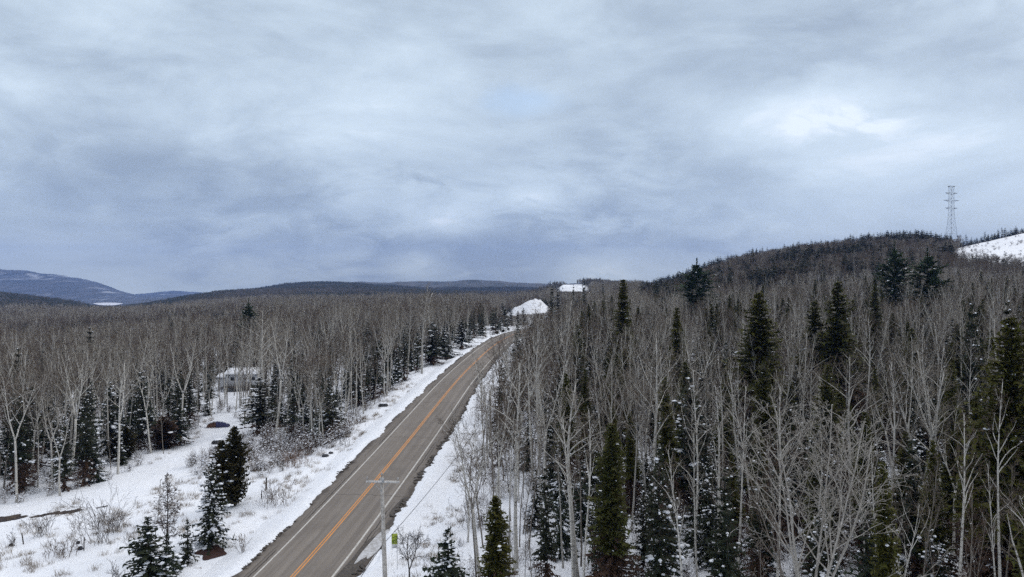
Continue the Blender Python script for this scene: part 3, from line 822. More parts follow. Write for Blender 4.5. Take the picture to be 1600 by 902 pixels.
BIRCH = {0: [], 1: [], 2: []}; GREY = {0: [], 1: [], 2: []}; SPR = {0: [], 1: [], 2: []}
for lod in (0, 1, 2):
    for i in range(6):
        H = (17, 16, 18, 15, 17, 16)[i]
        BIRCH[lod].append(proto('birch', bare_tree(10 + i, H, .165, (.5, .58, .45, .3, .3, .35)[i], (16, 13, 18, 16, 15, 14)[i], (.14, .11, .17, .18, .20, .16)[i], lod, (0, 0, 0, 2, 3, 2)[i], 44), M_BIRCH, [M_TWIG], H))
        if i > 3: continue
        H = (14, 15, 12, 13)[i]
        GREY[lod].append(proto('grey_tree', bare_tree(30 + i, H, .12, (.42, .52, .3, .28)[i], (15, 13, 16, 16)[i], (.16, .13, .17, .19)[i], lod, (0, 0, 2, 3)[i], 42, snow=0), M_GREY, [M_TWIG2, M_CAP], H))
        H = (12, 10, 8, 6)[i]
        SPR[lod].append(proto('spruce', spruce(50 + i, H, (1.9, 1.8, 1.8, 1.5)[i] * (1, 1.05, 1.3)[lod], (.12, .22, .34, .36)[i] * (1, .9, .12)[lod], lod, dead=(.35, .2, 0, 0)[i], dens=1.25, fat=1.1), M_DARKB, [M_SPR, M_CAP, M_RUST], H))
H = 10
SAP = [proto('sapling', bare_tree(70 + i, 9, .06, .35, 9, .12, 1, 0, 35, rmin=.011), M_GREY, [M_TWIG], 9) for i in range(3)]
OLIVE = [proto('olive_spruce', spruce(90 + i, 20, (2.3, 1.7, 2.8)[i], (.008, .008, .008)[i], 0, dead=(.45, .35, .3)[i], taper=(.6, .5, .55)[i], whorl=.30, dens=1.9, fat=1.25), M_DARKB, [M_OLV, M_CAP, M_RUST], 20) for i in range(3)]
NEARO = [proto('near_olive', spruce(130 + i, 20, (2.0, 2.9)[i], .008, 0, dead=(.42, .25)[i], taper=(.6, .6)[i], whorl=.22, dens=2.1, fat=.8), M_DARKB, [M_OLV, M_CAP, M_RUST], 20) for i in range(2)]
PINES = [proto('white_pine', spruce(110 + i, 20, (3.4, 4.0)[i], .05, 0, low=.30, whorl=.42, style='pine', dens=1.7, fat=1.3), M_DARKB, [M_PINE, M_CAP, M_RUST], 20) for i in range(2)]

RNG = np.random.default_rng(2024)
MARK = [   # phrases that tell where along the photograph a tree stands, by real landmarks
 (-200, 120, 'left of the snowy track'), (120, 230, 'behind the near end of the snowy track'), (230, 318, 'beside the bend of the snowy track'),
 (318, 410, 'around the white house'), (410, 470, 'just right of the white house'), (470, 560, 'behind the scrubby verge'), (560, 640, 'along the left road verge'),
 (640, 720, 'where the left verge narrows'), (720, 830, 'by the far bend of the road'),
 (830, 900, 'below the snow heap'), (900, 945, 'left of the tall narrow spruce'), (945, 1010, 'below the tall narrow spruce'), (1010, 1085, 'around the slim olive spruce'),
 (1085, 1150, 'below the lone dark pine'), (1150, 1240, 'around the broad olive spruce'), (1240, 1330, 'below the wooded hilltop'), (1330, 1420, 'below the pair of dark pines'),
 (1420, 1490, 'below the transmission tower'), (1490, 1560, 'below the snowy hillside field'), (1560, 1800, 'around the huge olive spruce')]
def where(px, Y):
    for a, b, s in MARK:
        if a <= px < b: break
    if px < 830: d = 'at the forest edge' if Y < (100 if px < 300 else 125) else ('in the forest' if Y < 165 else 'deep in the forest')
    else:
        if px < 830 + 60 and Y < 90: s = 'beside the right road verge'
        d = 'in the foreground woods' if Y < 62 else ('in the near woods' if Y < 90 else ('in the middle woods' if Y < 130 else 'far back in the woods'))
    return d + ' ' + s
def put_tree(name, pr, x, Y, H, label, cat, group=None, wide=1.0, rz=None, z=None, tilt=(0, 0)):
    k = H / pr['H']
    z = H1(x, Y) - .08 if z is None else z
    o = bpy.data.objects.new(name, None); COL.objects.link(o); o.empty_display_size = .3
    o.location = (x, Y, z); o.rotation_euler = (float(tilt[0]), float(tilt[1]), RNG.uniform(0, 6.28) if rz is None else rz); o.scale = (k * wide, k * wide, k)
    o['label'] = label; o['category'] = cat
    if group: o['group'] = group
    for part in ('trunk', 'crown'):
        c = bpy.data.objects.new(part, pr[part]); COL.objects.link(c); c.parent = o
    return o

HEROES = []      # (x, Y, radius) kept free of random trees
def hero(name, pr, px, ytop, Y, label, cat, wpx=None, group=None, rz=None, clear=2.2):
    x = X(px, Y); z = H1(x, Y) - .08; H = ZT(ytop, Y) - z
    wide = 1.0
    if wpx:
        co = np.empty(len(pr['crown'].vertices) * 3, np.float32); pr['crown'].vertices.foreach_get('co', co); co = co.reshape(-1, 3)
        rr = np.percentile(np.abs(co[:, :2]), 97) * H / pr['H']
        wide = (wpx / 2 / F * Y) / rr
    HEROES.append((x, Y, clear))
    return put_tree(name, pr, x, Y, H, label, cat, group, wide, rz, z)

# trees of the clearing
sn_sp = proto('clearing_spruce', spruce(201, 8.4, 1.75, .80, 0, low=.10, taper=.75, whorl=.34, dens=1.25), M_DARKB, [M_SPR, M_CAP, M_RUST], 8.4)
hero('spruce_tree', sn_sp, 330, 722, 68.5, 'snow laden spruce standing alone in the clearing with bare reddish ground under it', 'spruce', 52, rz=.6)
ced = spruce(202, 9.5, 1.5, .06, 0, low=.01, whorl=.26, style='column', dens=1.7)
ced2 = spruce(203, 7.8, 1.1, .05, 0, low=.01, whorl=.26, style='column', dens=1.6)
for a in ced2[0].v + ced2[1].v: a[:, 0] -= 1.15
ct, cc = Acc(), Acc(); ct.merge(ced[0]); ct.merge(ced2[0]); cc.merge(ced[1]); cc.merge(ced2[1])
cedp = proto('cedar', (ct, cc), M_DARKB, [M_CED, M_CAP, M_CED], 9.5)
hero('cedar_tree', cedp, 366, 668, 79, 'dark olive brown twin topped cedar beside the snow laden spruce', 'cedar', 50, rz=0.0)
lar = proto('larch', spruce(204, 8.5, 1.35, .0, 0, low=.28, taper=.6, whorl=.36, dens=.55), M_DARKB, [M_TWIG2, M_CAP, M_TWIG2], 8.5)
# a thin, nearly bare young fir: twigs instead of dense sprays
tam = bare_tree(205, 8.5, .08, .2, 72, .12, 0, 0, 80, droop=-.01, rmin=.012)
tamp = proto('tamarack', tam, M_DARKB, [M_TWIG2], 8.5)
hero('tamarack_tree', tamp, 259, 737, 66, 'thin dark feathery tamarack in the clearing left of the snow laden spruce', 'tamarack', 46)
hero('sapling', SAP[0], 240, 752, 64.5, 'slender bare sapling just left of the feathery tamarack', 'sapling', 26)
hero('spruce_tree', SPR[0][2], 232, 808, 60.5, 'bushy dark spruce with little snow at the bottom edge of the clearing', 'spruce', 70)
hero('spruce_tree', SPR[0][3], 262, 833, 61, 'small bushy spruce touching the dark one at the bottom of the clearing', 'spruce', 40)
hero('spruce_tree', SPR[0][3], 292, 812, 64.5, 'small dark spruce low between the tamarack and the snow laden spruce', 'spruce', 30)
# edge of the left forest
rust = proto('rusty_cedar', spruce(206, 9, 1.3, .02, 0, low=.02, whorl=.3, style='column', dens=1.1), M_DARKB, [M_RUST, M_CAP, M_RUST], 9)
hero('cedar_tree', rust, 256, 652, 110, 'rusty brown cedar at the bend of the snowy track', 'cedar', 34)
hero('cedar_tree', cedp, 196, 668, 104, 'dull brown cedar among thin trunks behind the snowy track', 'cedar', 36)
hero('spruce_tree', SPR[0][1], 281, 635, 113, 'dark green spruce right of the rusty cedar', 'spruce', 36)
hero('spruce_tree', SPR[0][1], 222, 582, 112, 'tall snow flecked spruce above the rusty cedar', 'spruce', 44)
hero('spruce_tree', SPR[0][2], 172, 598, 108, 'snow flecked spruce behind leaning grey trunks left of the track', 'spruce', 40)
hero('spruce_tree', SPR[0][0], 28, 546, 118, 'snow tipped spruce top rising at the left frame edge', 'spruce', 30)
hero('spruce_tree', SPR[0][0], 140, 513, 165, 'dark spruce top standing above bare crowns on the left', 'spruce', 26)
hero('pine_tree', PINES[0], 388, 467, 230, 'lone dark pine top standing above bare crowns over the white house', 'pine', 26)
hero('spruce_tree', SPR[0][1], 405, 590, 121, 'broad snow laden spruce right of the white house', 'spruce', 54)
hero('spruce_tree', SPR[0][1], 512, 618, 113, 'dark green spruce at the forest edge behind the scrubby verge', 'spruce', 44)
hero('spruce_tree', SPR[0][2], 478, 632, 119, 'snowy spruce behind white saplings near the scrubby verge', 'spruce', 40)
hero('spruce_tree', SPR[0][0], 585, 555, 142, 'very dark narrow spruce beside the left road verge', 'spruce', 30)
hero('spruce_tree', SPR[0][1], 560, 575, 138, 'dark spruce just left of the very dark narrow one', 'spruce', 34)
hero('spruce_tree', SPR[0][1], 674, 505, 178, 'dark snowy spruce bulging over the verge right of the tall pale birch', 'spruce', 44)
hero('spruce_tree', SPR[0][2], 694, 515, 190, 'dark spruce behind the one beside the tall pale birch', 'spruce', 40)
hero('spruce_tree', SPR[0][1], 722, 500, 214, 'dark spruce at the verge before the far bend', 'spruce', 34)
for k, (a, b, w) in enumerate(((788, 481, 15), (799, 484, 14), (809, 487, 12), (818, 482, 15))):
    hero('spruce_tree', SPR[0][1], a, b, 312 + 4 * k, 'snowy spruce in the small row under the snow heap, %s' % ('first from the left', 'second from the left', 'third from the left', 'last on the right')[k], 'spruce', w, 'row of spruces at the far bend', clear=1.5)
hero('birch_tree', BIRCH[0][0], 659, 447, 163, 'tall pale birch at the left verge standing above the other trees', 'birch', 50)
hero('birch_tree', BIRCH[0][2], 636, 455, 160, 'tall pale birch just left of the tallest one at the verge', 'birch', 40)
hero('birch_tree', BIRCH[0][1], 676, 458, 200, 'tall birch behind the dark spruces of the left verge', 'birch', 40)
hero('birch_tree', BIRCH[0][3], 430, 492, 119, 'big forked pale birch right of the white house', 'birch', 78)
hero('birch_tree', BIRCH[0][2], 412, 487, 130, 'broad crowned pale birch behind the big forked one', 'birch', 90)
hero('birch_tree', GREY[0][2], 82, 560, 100, 'forked pale leaning tree at the left forest edge', 'tree', 50)
hero('birch_tree', BIRCH[0][3], 64, 575, 103, 'pale tree with a long leaning limb at the left forest edge', 'birch', 50)
for k, px in enumerate((482, 489, 497, 506)):
    hero('birch_tree', BIRCH[0][1], px, 590 + 9 * k, 111 - 1.2 * k, 'thin white birch at the scrubby verge, %s of the four side by side' % ('first', 'second', 'third', 'fourth')[k], 'birch', 22, 'four thin white birches at the scrubby verge', clear=.8)
# right of the road
hero('spruce_tree', OLIVE[1], 973, 437, 128, 'tall narrow dark green spruce with snow on its top above the right woods', 'spruce', 34)
hero('spruce_tree', OLIVE[1], 1058, 481, 112, 'slim olive spruce in the middle of the right woods', 'spruce', 30)
hero('pine_tree', PINES[1], 1089, 404, 215, 'lone dark pine against the sky at the foot of the wooded hill', 'pine', 48)
hero('spruce_tree', OLIVE[2], 1188, 458, 92, 'broad olive spruce in the middle of the right woods', 'spruce', 84)
hero('spruce_tree', OLIVE[0], 1312, 441, 100, 'olive spruce with a pointed top right of the broad one', 'spruce', 74)
hero('spruce_tree', OLIVE[2], 1272, 472, 104, 'dull olive spruce touching the left side of the pointed one', 'spruce', 56)
hero('spruce_tree', OLIVE[0], 1366, 444, 128, 'dark olive spruce in shade under the pair of pines', 'spruce', 34)
hero('pine_tree', PINES[0], 1398, 377, 190, 'dark green pine, left one of the pair on the right hillside', 'pine', 46, 'pair of dark pines')
hero('pine_tree', PINES[1], 1449, 388, 180, 'dark green pine, right one of the pair on the right hillside', 'pine', 50, 'pair of dark pines')
hero('spruce_tree', NEARO[1], 1578, 496, 47, 'huge olive spruce at the right frame edge', 'spruce', 130)
hero('spruce_tree', SPR[0][0], 1518, 476, 84, 'dark snowy spruce left of the huge olive spruce', 'spruce', 46)
hero('spruce_tree', SPR[0][0], 1575, 472, 86, 'dark snowy spruce top behind the huge olive spruce', 'spruce', 44)
hero('spruce_tree', NEARO[0], 957, 662, 50, 'olive topped spruce with rusty lower boughs in the foreground', 'spruce', 66)
hero('spruce_tree', SPR[0][1], 1032, 700, 51, 'snow laden spruce right of the olive topped one in the foreground', 'spruce', 62)
hero('spruce_tree', NEARO[0], 773, 776, 52, 'small olive spruce between pale trunks in the foreground', 'spruce', 52)
hero('spruce_tree', SPR[0][1], 1078, 590, 74, 'dark spruce with white clumps of snow between two olive spruces', 'spruce', 70)
hero('spruce_tree', SPR[0][0], 862, 448, 262, 'dark spruce against the sky right of the snow heap', 'spruce', 16)
hero('spruce_tree', SPR[0][1], 872, 452, 268, 'snowy spruce touching the one right of the snow heap', 'spruce', 14)
hero('spruce_tree', SPR[0][0], 912, 440, 250, 'pointed dark spruce against the distant snowy slope', 'spruce', 15)
hero('spruce_tree', SPR[0][0], 896, 446, 300, 'thin spruce top left of the pointed one against the distant slope', 'spruce', 8)
hero('spruce_tree', SPR[0][0], 942, 441, 320, 'tiny dark spruce tip on the skyline left of the tall narrow spruce', 'spruce', 9)
hero('birch_tree', BIRCH[0][1], 846, 478, 76, 'tall straight slender birch right of the right road verge', 'birch', 46)
hero('birch_tree', BIRCH[0][0], 806, 560, 61, 'pale thick birch with spreading branches at the right verge', 'birch', 120)
hero('birch_tree', BIRCH[0][3], 752, 640, 57, 'forked bare birch leaning over the right road verge', 'birch', 120)
hero('birch_tree', BIRCH[0][2], 1014, 520, 66, 'pale marked birch with wide branches left of the slim olive spruce', 'birch', 110)
hero('birch_tree', BIRCH[0][1], 903, 600, 58, 'straight pale birch left of the foreground olive topped spruce', 'birch', 90)
hero('birch_tree', BIRCH[0][0], 872, 470, 92, 'slender tall birch behind the straight pale birches', 'birch', 50)
hero('birch_tree', BIRCH[0][2], 1330, 560, 66, 'white branching birch in front of the olive spruces', 'birch', 120)
M_PALE = two('pale_twigs', (.34, .315, .28), (.24, .22, .19), 3)
bigp = proto('big_bare', bare_tree(301, 17, .13, .10, 40, .22, 0, 5, 38, rmin=.008), M_PALE, [M_PALE, M_CAP], 17)
hero('maple_tree', bigp, 1265, 632, 38, 'large pale many stemmed bare tree filling the foreground right of centre', 'tree', 250, clear=4.5)
hero('maple_tree', BIRCH[0][4], 1440, 555, 56, 'wide pale forked bare tree left of the huge olive spruce', 'tree', 140, clear=2.5, rz=2.2)
dk = proto('dark_bare', bare_tree(302, 6, .09, .15, 20, .24, 0, 2, 45), M_DARKB, [two('black_twigs', (.045, .038, .034), (.03, .026, .024), 3)], 6)
hero('bare_tree', dk, 640, 832, 55.5, 'small black branched bare tree beside the utility pole', 'tree', 52)
hero('spruce_tree', SPR[0][2], 700, 826, 54, 'dark scruffy spruce with bare twigs right of the utility pole', 'spruce', 80)

# ------------------------------------------------------------------ random trees of the woods
CANX = [0, 120, 200, 350, 420, 470, 560, 640, 665, 700, 740, 765, 785, 800, 855, 868, 900, 960, 1000, 1100, 1180, 1250, 1340, 1420, 1480, 1600]
CANY = [500, 498, 490, 480, 468, 462, 458, 451, 449, 455, 458, 466, 480, 492, 488, 466, 457, 449, 446, 438, 434, 428, 415, 398, 402, 418]
def scatter(Y0, Y1, sp, seed):
    rng = np.random.default_rng(seed)
    g = np.arange(Y0, Y1, sp); pts = []
    for Y in g:
        xs = np.arange(-.98 * Y - 12, .98 * Y + 12, sp)
        pts.append(np.stack([xs + rng.uniform(-.5, .5, len(xs)) * sp, Y + rng.uniform(-.5, .5, len(xs)) * sp], -1))
    p = np.concatenate(pts)
    p = p[~forest_free(p[:, 0], p[:, 1])]
    return p
cand = []
for Y0, Y1, sp, sd in ((30, 130, 2.75, 1), (130, 260, 3.2, 2), (260, 450, 3.8, 3), (450, 720, 3.9, 4), (720, 950, 5.5, 5)):
    p = scatter(Y0, Y1, sp, sd); cand.append(p)
cand = np.concatenate(cand)
hx = np.array([(a, b, c) for a, b, c in HEROES])
near = cand[:, 1] < 330
dd = np.full(len(cand), 99.0)
for a, b, c in HEROES:
    dd = np.minimum(dd, np.hypot(cand[:, 0] - a, cand[:, 1] - b) / c)
cand = cand[dd > 1]
cpx = pxof(cand[:, 0], cand[:, 1])
right = cpx > 830
right = (cand[:, 0] > xr(cand[:, 1])) 
mnY = np.where(right, np.interp(cpx, [690, 715, 750, 1100, 1200, 1700], [88, 78, 51, 49, 34, 32]), 0)
thin = (cand[:, 1] < 78) & (RNG.random(len(cand)) < .12)
cand = cand[(cand[:, 1] > mnY) & ~thin]; cpx = pxof(cand[:, 0], cand[:, 1])
# keep a view line open to the house
hv = (cpx > 335) & (cpx < 408) & (cand[:, 1] > 118) & (cand[:, 1] < 168) & (RNG.random(len(cand)) < .12)
cand = cand[~hv]; cpx = pxof(cand[:, 0], cand[:, 1])
n = len(cand); cz = height(cand[:, 0], cand[:, 1])
u = RNG.random(n); dens = fbm(cand[:, 0] / 22, cand[:, 1] / 22, 88, 3)
fars = fbm(cand[:, 0] / 60, cand[:, 1] / 60, 91, 3)
kind = np.where(u < np.where(cpx > 830, .50, .38) + dens * .5, 2, np.where(u < .68, 1, 0))       # 2 spruce, 1 grey tree, 0 birch
hill = (cand[:, 1] > 330) & (cpx > 1000)
kind = np.where(hill, np.where(RNG.random(n) < .20 + fars * 1.5 + ((cpx < 1250) & (cand[:, 1] > 500)) * .2, 2, np.where(RNG.random(n) < .35, 0, 1)), kind)
lowleft = (cpx < 420) & (cand[:, 1] > 300)
kind = np.where(lowleft, np.where(RNG.random(n) < .36 + fars * 1.4, 2, np.where(RNG.random(n) < .4, 0, 1)), kind)
sap = (cand[:, 1] < 150) & (kind == 1) & (RNG.random(n) < .5)
vg = (cand[:, 0] - xr(cand[:, 1]) > 0) & (cand[:, 0] - xr(cand[:, 1]) < 20) & (cand[:, 1] < 90); kind = np.where(vg & (kind == 2), 3, kind)
hc = (cpx > 330) & (cpx < 412) & (cand[:, 1] > 118) & (cand[:, 1] < 168); kind = np.where(hc & (kind == 2), 0, kind)
kind = np.where(sap, 3, kind)
Hh = np.where(kind == 2, RNG.uniform(4, 12.5, n), np.where(kind == 1, RNG.uniform(9, 15, n), np.where(kind == 3, RNG.uniform(4, 9.5, n), RNG.uniform(10.5, 18.5, n))))
Hh = np.where(hill & (kind == 2), RNG.uniform(9, 16.5, n), Hh); Hh = np.where(hill & (kind != 2), RNG.uniform(8, 12.5, n), Hh)
lim = CAMZ - (np.interp(cpx, CANX, CANY) + fbm(cpx / 38, cand[:, 1] / 60, 141, 2) * 9 + RNG.uniform(-2, 4, n) + RNG.random(n) ** .7 * 20 + (RNG.random(n) < .3) * RNG.uniform(0, 28, n) - 452) / F * cand[:, 1] - cz
lim = np.where(cand[:, 1] < np.where(cpx > 1000, 330, 440), lim, 99)
Hh = np.minimum(Hh, np.maximum(lim, 2.5))
m_ = (cpx > 868) & (cpx < 922) & (cand[:, 1] > 300); Hh[m_] = np.minimum(Hh[m_], np.maximum((CAMZ - (456.5 - 452) / F * cand[:, 1] - cz)[m_], 2.5))
# trees in front of the snow heap and the hillside field stay low
m_ = (cpx > 778) & (cpx < 862) & (cand[:, 1] > 440) & (cand[:, 1] < 500); Hh[m_] = 3.0
m_ = (cpx > 1487) & (cand[:, 1] > 380) & (cand[:, 1] < 470); Hh[m_] = np.minimum(Hh[m_], RNG.uniform(4, 8, m_.sum()))
m_ = (cpx > 1500) & (cand[:, 1] > 636); Hh[m_] = np.minimum(Hh[m_], RNG.uniform(3, 13, m_.sum()) * np.where(RNG.random(m_.sum()) < .15, 1.2, .6)); kind[m_] = 2
infr = (cpx > -25) & (cpx < 1625) & (cand[:, 1] < 300)
# is the foot of the tree above the bottom of the picture?
topy = 452 + F * (CAMZ - cz - Hh) / cand[:, 1]; infr &= topy < 895
size = np.where(infr, Hh / cand[:, 1], 0)
single = np.zeros(n, bool)
for k, lim_n in ((0, 282), (1, 292), (2, 252), (3, 292)):
    ids = np.where((kind == k) & infr)[0]; ids = ids[np.argsort(-size[ids])][:lim_n]; single[ids] = True
variant = RNG.integers(0, 4, n)
tilt = RNG.normal(0, .035, (n, 2)); lean_ = (RNG.random(n) < .07) & (kind != 2); tilt[lean_] = RNG.normal(0, .26, (lean_.sum(), 2)); tilt[kind == 2] *= .5
olv = (kind == 2) & (cpx > 880) & (cand[:, 1] < 300) & (RNG.random(n) < .24); Hh[olv] = np.minimum(RNG.uniform(8.5, 15.5, n)[olv], np.maximum(lim[olv], 4))
NBR = {0: 'birch', 1: 'hardwood', 2: 'spruce', 3: 'sapling'}
def neighbour(i):
    d = np.hypot(cand[:, 0] - cand[i, 0], cand[:, 1] - cand[i, 1]); d[i] = 99; j = int(np.argmin(d)); k = int(kind[j])
    return 'beside a ' + ('tall' if Hh[j] > {0: 15, 1: 12, 2: 8, 3: 6.5}[k] else 'short') + ' ' + NBR[k]
NAMES = {0: ('birch_tree', 'birch', 'pale birch', 'birches'), 1: ('bare_tree', 'tree', 'bare hardwood', 'grey brown hardwoods'),
         2: ('spruce_tree', 'spruce', 'dark spruce', 'dark spruces'), 3: ('sapling', 'sapling', 'thin bare sapling', 'saplings')}
SIZEW = {0: ('shorter', 'tall', 'very tall'), 1: ('small', 'middling', 'tall'), 2: ('small', 'middling', 'tall'), 3: ('short', 'knee bent low', 'tall')}
SHAPE = {0: ('even', 'slim crowned', 'broad crowned', 'forked'), 1: ('rounded', 'narrow', 'two stemmed', 'many stemmed'),
         2: ('ragged', 'snowier', 'bushy', 'squat'), 3: ('', '', '', '')}
def lod_of(Y): return 0 if Y < 95 else (1 if Y < 250 else 2)
def pr_of(k, v, Y):
    L = lod_of(Y)
    if Y < 80 and k in (0, 1): return (BIRCH, GREY)[k][0][v % 2 if int(Y * 53) % 4 else v]
    if k == 0: return BIRCH[L][(v, (4, 5, 4, 5)[v])[int(Y * 37) % (3 if Y < 95 else 2) == 1]]
    if k == 1: return GREY[L][v]
    if k == 2: return SPR[L][v]
    return SAP[v % 3]
for i in np.where(single)[0]:
    k = int(kind[i]); v = int(variant[i]); x, Y = cand[i]
    nm, cat, desc, grp = NAMES[k]
    if k == 2: v = 0 if Hh[i] > 10 else (1 if Hh[i] > 8 else (2 if Hh[i] > 6 else 3))
    w = where(cpx[i], Y)
    cls = {0: (14, 16.3), 1: (10.5, 13), 2: (6.5, 9.5), 3: (6, 6)}[k]
    sz = ('short', 'medium', 'tall')[int(Hh[i] > cls[0]) + int(Hh[i] > cls[1])]
    sh = SHAPE[k][v]
    if Y < 80 and k in (0, 1): sh = SHAPE[k][v % 2 if int(Y * 53) % 4 else v]
    lab = ' '.join((sz + ' ' + sh + ' ' + desc + ' ' + w).split())
    nb = neighbour(i)
    if len(lab.split()) + 4 <= 16: lab += ' ' + nb
    elif len(lab.split()) + 3 <= 16: lab += ' by ' + nb[9:]
    if len(lab.split()) > 16: lab = lab.replace(' bare ', ' ').replace(sh + ' ', '', 1)
    if olv[i]: lab = lab.replace('dark spruce', 'olive spruce', 1); grp = 'olive spruces'
    put_tree(nm, OLIVE[variant[i] % 3] if olv[i] else pr_of(k, v, Y), x, Y, float(Hh[i]), lab, cat, grp + ' ' + w, RNG.uniform(.85, 1.15) * (.85 if Y < 80 and k in (0, 1) else 1), z=float(cz[i]) - .08, tilt=tilt[i])

# ------------------------------------------------------------------ masses: instanced by geometry nodes on one object each
def instancer(name, protos, P, idx, sc_, rot, label, cat='forest', tilt=None):
    col = bpy.data.collections.new(name + '_sources')
    for i, me in enumerate(protos):
        o = bpy.data.objects.new('%02d_%s' % (i, name), me); col.objects.link(o)
    me = bpy.data.meshes.new(name); me.vertices.add(len(P)); me.vertices.foreach_set('co', np.asarray(P, np.float32).ravel())
    a = me.attributes.new('idx', 'INT', 'POINT'); a.data.foreach_set('value', np.asarray(idx, np.int32))
    a = me.attributes.new('siz', 'FLOAT_VECTOR', 'POINT'); a.data.foreach_set('vector', np.asarray(sc_, np.float32).ravel())
    a = me.attributes.new('rot', 'FLOAT_VECTOR', 'POINT')
    r = np.zeros((len(P), 3), np.float32); r[:, 2] = rot
    if tilt is not None: r[:, :2] = tilt
    a.data.foreach_set('vector', r.ravel())
    o = link(name, me)
    ng = bpy.data.node_groups.new(name, 'GeometryNodeTree')
    ng.interface.new_socket('Geometry', in_out='INPUT', socket_type='NodeSocketGeometry')
    ng.interface.new_socket('Geometry', in_out='OUTPUT', socket_type='NodeSocketGeometry')
    N = ng.nodes; gi = N.new('NodeGroupInput'); go = N.new('NodeGroupOutput'); ip = N.new('GeometryNodeInstanceOnPoints'); ci = N.new('GeometryNodeCollectionInfo')
    ci.inputs[0].default_value = col; ci.inputs['Separate Children'].default_value = True; ci.inputs['Reset Children'].default_value = True
    def at(nm, ty):
        k = N.new('GeometryNodeInputNamedAttribute'); k.data_type = ty; k.inputs[0].default_value = nm; return k.outputs[0]
    L = ng.links.new
    L(gi.outputs[0], ip.inputs['Points']); L(ci.outputs[0], ip.inputs['Instance']); ip.inputs['Pick Instance'].default_value = True
    L(at('idx', 'INT'), ip.inputs['Instance Index']); L(at('siz', 'FLOAT_VECTOR'), ip.inputs['Scale'])
    e = N.new('FunctionNodeEulerToRotation'); L(at('rot', 'FLOAT_VECTOR'), e.inputs[0]); L(e.outputs[0], ip.inputs['Rotation'])
    L(ip.outputs[0], go.inputs[0])
    md = o.modifiers.new('scatter', 'NODES'); md.node_group = ng
    return tag(o, label, cat, kind='stuff')

rest = np.where(~single)[0]
protos = []; index = {}
def pidx(pr):
    if id(pr) not in index: index[id(pr)] = len(protos); protos.append(pr)
    return index[id(pr)]
P = np.empty((len(rest), 3)); I = np.empty(len(rest), int); S = np.empty((len(rest), 3))
for j, i in enumerate(rest):
    k = int(kind[i]); v = int(variant[i]); Y = cand[i][1]
    if k == 2: v = 0 if Hh[i] > 10 else (1 if Hh[i] > 8 else (2 if Hh[i] > 6 else 3))
    pr = OLIVE[variant[i] % 3] if olv[i] else pr_of(k, v, Y); I[j] = pidx(pr); s = Hh[i] / pr['H']; w = s * (.85 + .3 * ((i * 7919) % 100) / 100)
    if k in (0, 1) and Y > 420: w = max(w, .9)
    if k == 2 and Y > 420: w *= 1.25
    P[j] = (cand[i][0], Y, cz[i] - .08); S[j] = (w, w, s)
instancer('forest', [p['full'] for p in protos], P, I, S, RNG.uniform(0, 6.28, len(rest)), 'dense mixed winter forest of bare hardwoods and snowy spruces behind the nearer trees', tilt=tilt[rest])

# far forest in patches
def patch_mesh(seed, conif, n=30, W=26):
    rng = np.random.default_rng(seed); acc = Acc()
    for _ in range(n):
        x, y = rng.uniform(-W / 2, W / 2, 2)
        if rng.random() < conif:
            h = rng.uniform(8, 14); r = rng.uniform(1.3, 2.2)
            for L in range(7):
                t = L / 7; k = 6; th = np.arange(k) * 2 * pi / k + rng.uniform(0, 6)
                rr = r * (1 - t) * rng.uniform(.7, 1.2, k)
                V = np.concatenate([[(x, y, h * (.1 + .9 * t) + h * .24)], np.stack([x + np.cos(th) * rr, y + np.sin(th) * rr, np.full(k, h * (.08 + .9 * t))], -1)])
                V[0, 2] = min(V[0, 2], h)
                acc.add(V, t=[(0, 1 + a, 1 + (a + 1) % k) for a in range(0, k)], m=0)
        else:
            h = rng.uniform(8, 12.5); P0 = []; P1 = []
            acc.segs([(x, y, 0)], [(x, y, h * .8)], [.16], [.08], 3, m=1)
            for _b in range(34):
                z = h * rng.uniform(.35, .8); a = rng.uniform(0, 6.28); L = rng.uniform(1.2, 3.0)
                P0.append((x + rng.normal(0, .3), y + rng.normal(0, .3), z)); P1.append((x + cos(a) * L * .6, y + sin(a) * L * .6, min(h, z + L)))
            acc.segs(P0, P1, np.full(34, .10), np.full(34, .05), 3, m=1)
    return acc.build('far_patch', [M_FARC, M_FARB])
pm = [patch_mesh(1, .08), patch_mesh(2, .2), patch_mesh(3, .45), patch_mesh(4, .8), patch_mesh(5, .65)]
p = scatter(962, 2700, 21, 9); pp = pxof(p[:, 0], p[:, 1]); p = p[~((pp > 872) & (pp < 918) & (p[:, 1] < 1300))]; pp = pxof(p[:, 0], p[:, 1]); p = p[(pp > -350) & (pp < 1150)]; pp = pxof(p[:, 0], p[:, 1])
f = fbm(p[:, 0] / 150, p[:, 1] / 150, 95, 3) + np.where((pp > 280) & (pp < 1000) & (p[:, 1] > 1700), .5, 0) + np.where((pp < 420) & (p[:, 1] < 1900), .2, 0) + np.where((pp > 200) & (pp < 330) & (p[:, 1] > 1300), .25, 0)
ii = np.where(f > .6, 3, np.where(f > .42, 4, np.where(f > .12, 2, (RNG.random(len(p)) * 2).astype(int))))
instancer('distant_forest', pm, np.stack([p[:, 0], p[:, 1], height(p[:, 0], p[:, 1]) - .4], -1), ii, np.repeat(RNG.uniform(.85, 1.15, (len(p), 1)), 3, 1), RNG.uniform(0, 6.28, len(p)), 'distant forest covering the low ridges beyond the road')

# low ragged tree line on far skylines
p = []
for px0, px1, Yc in ((430, 620, 2500), (300, 460, 2500)):
    pass

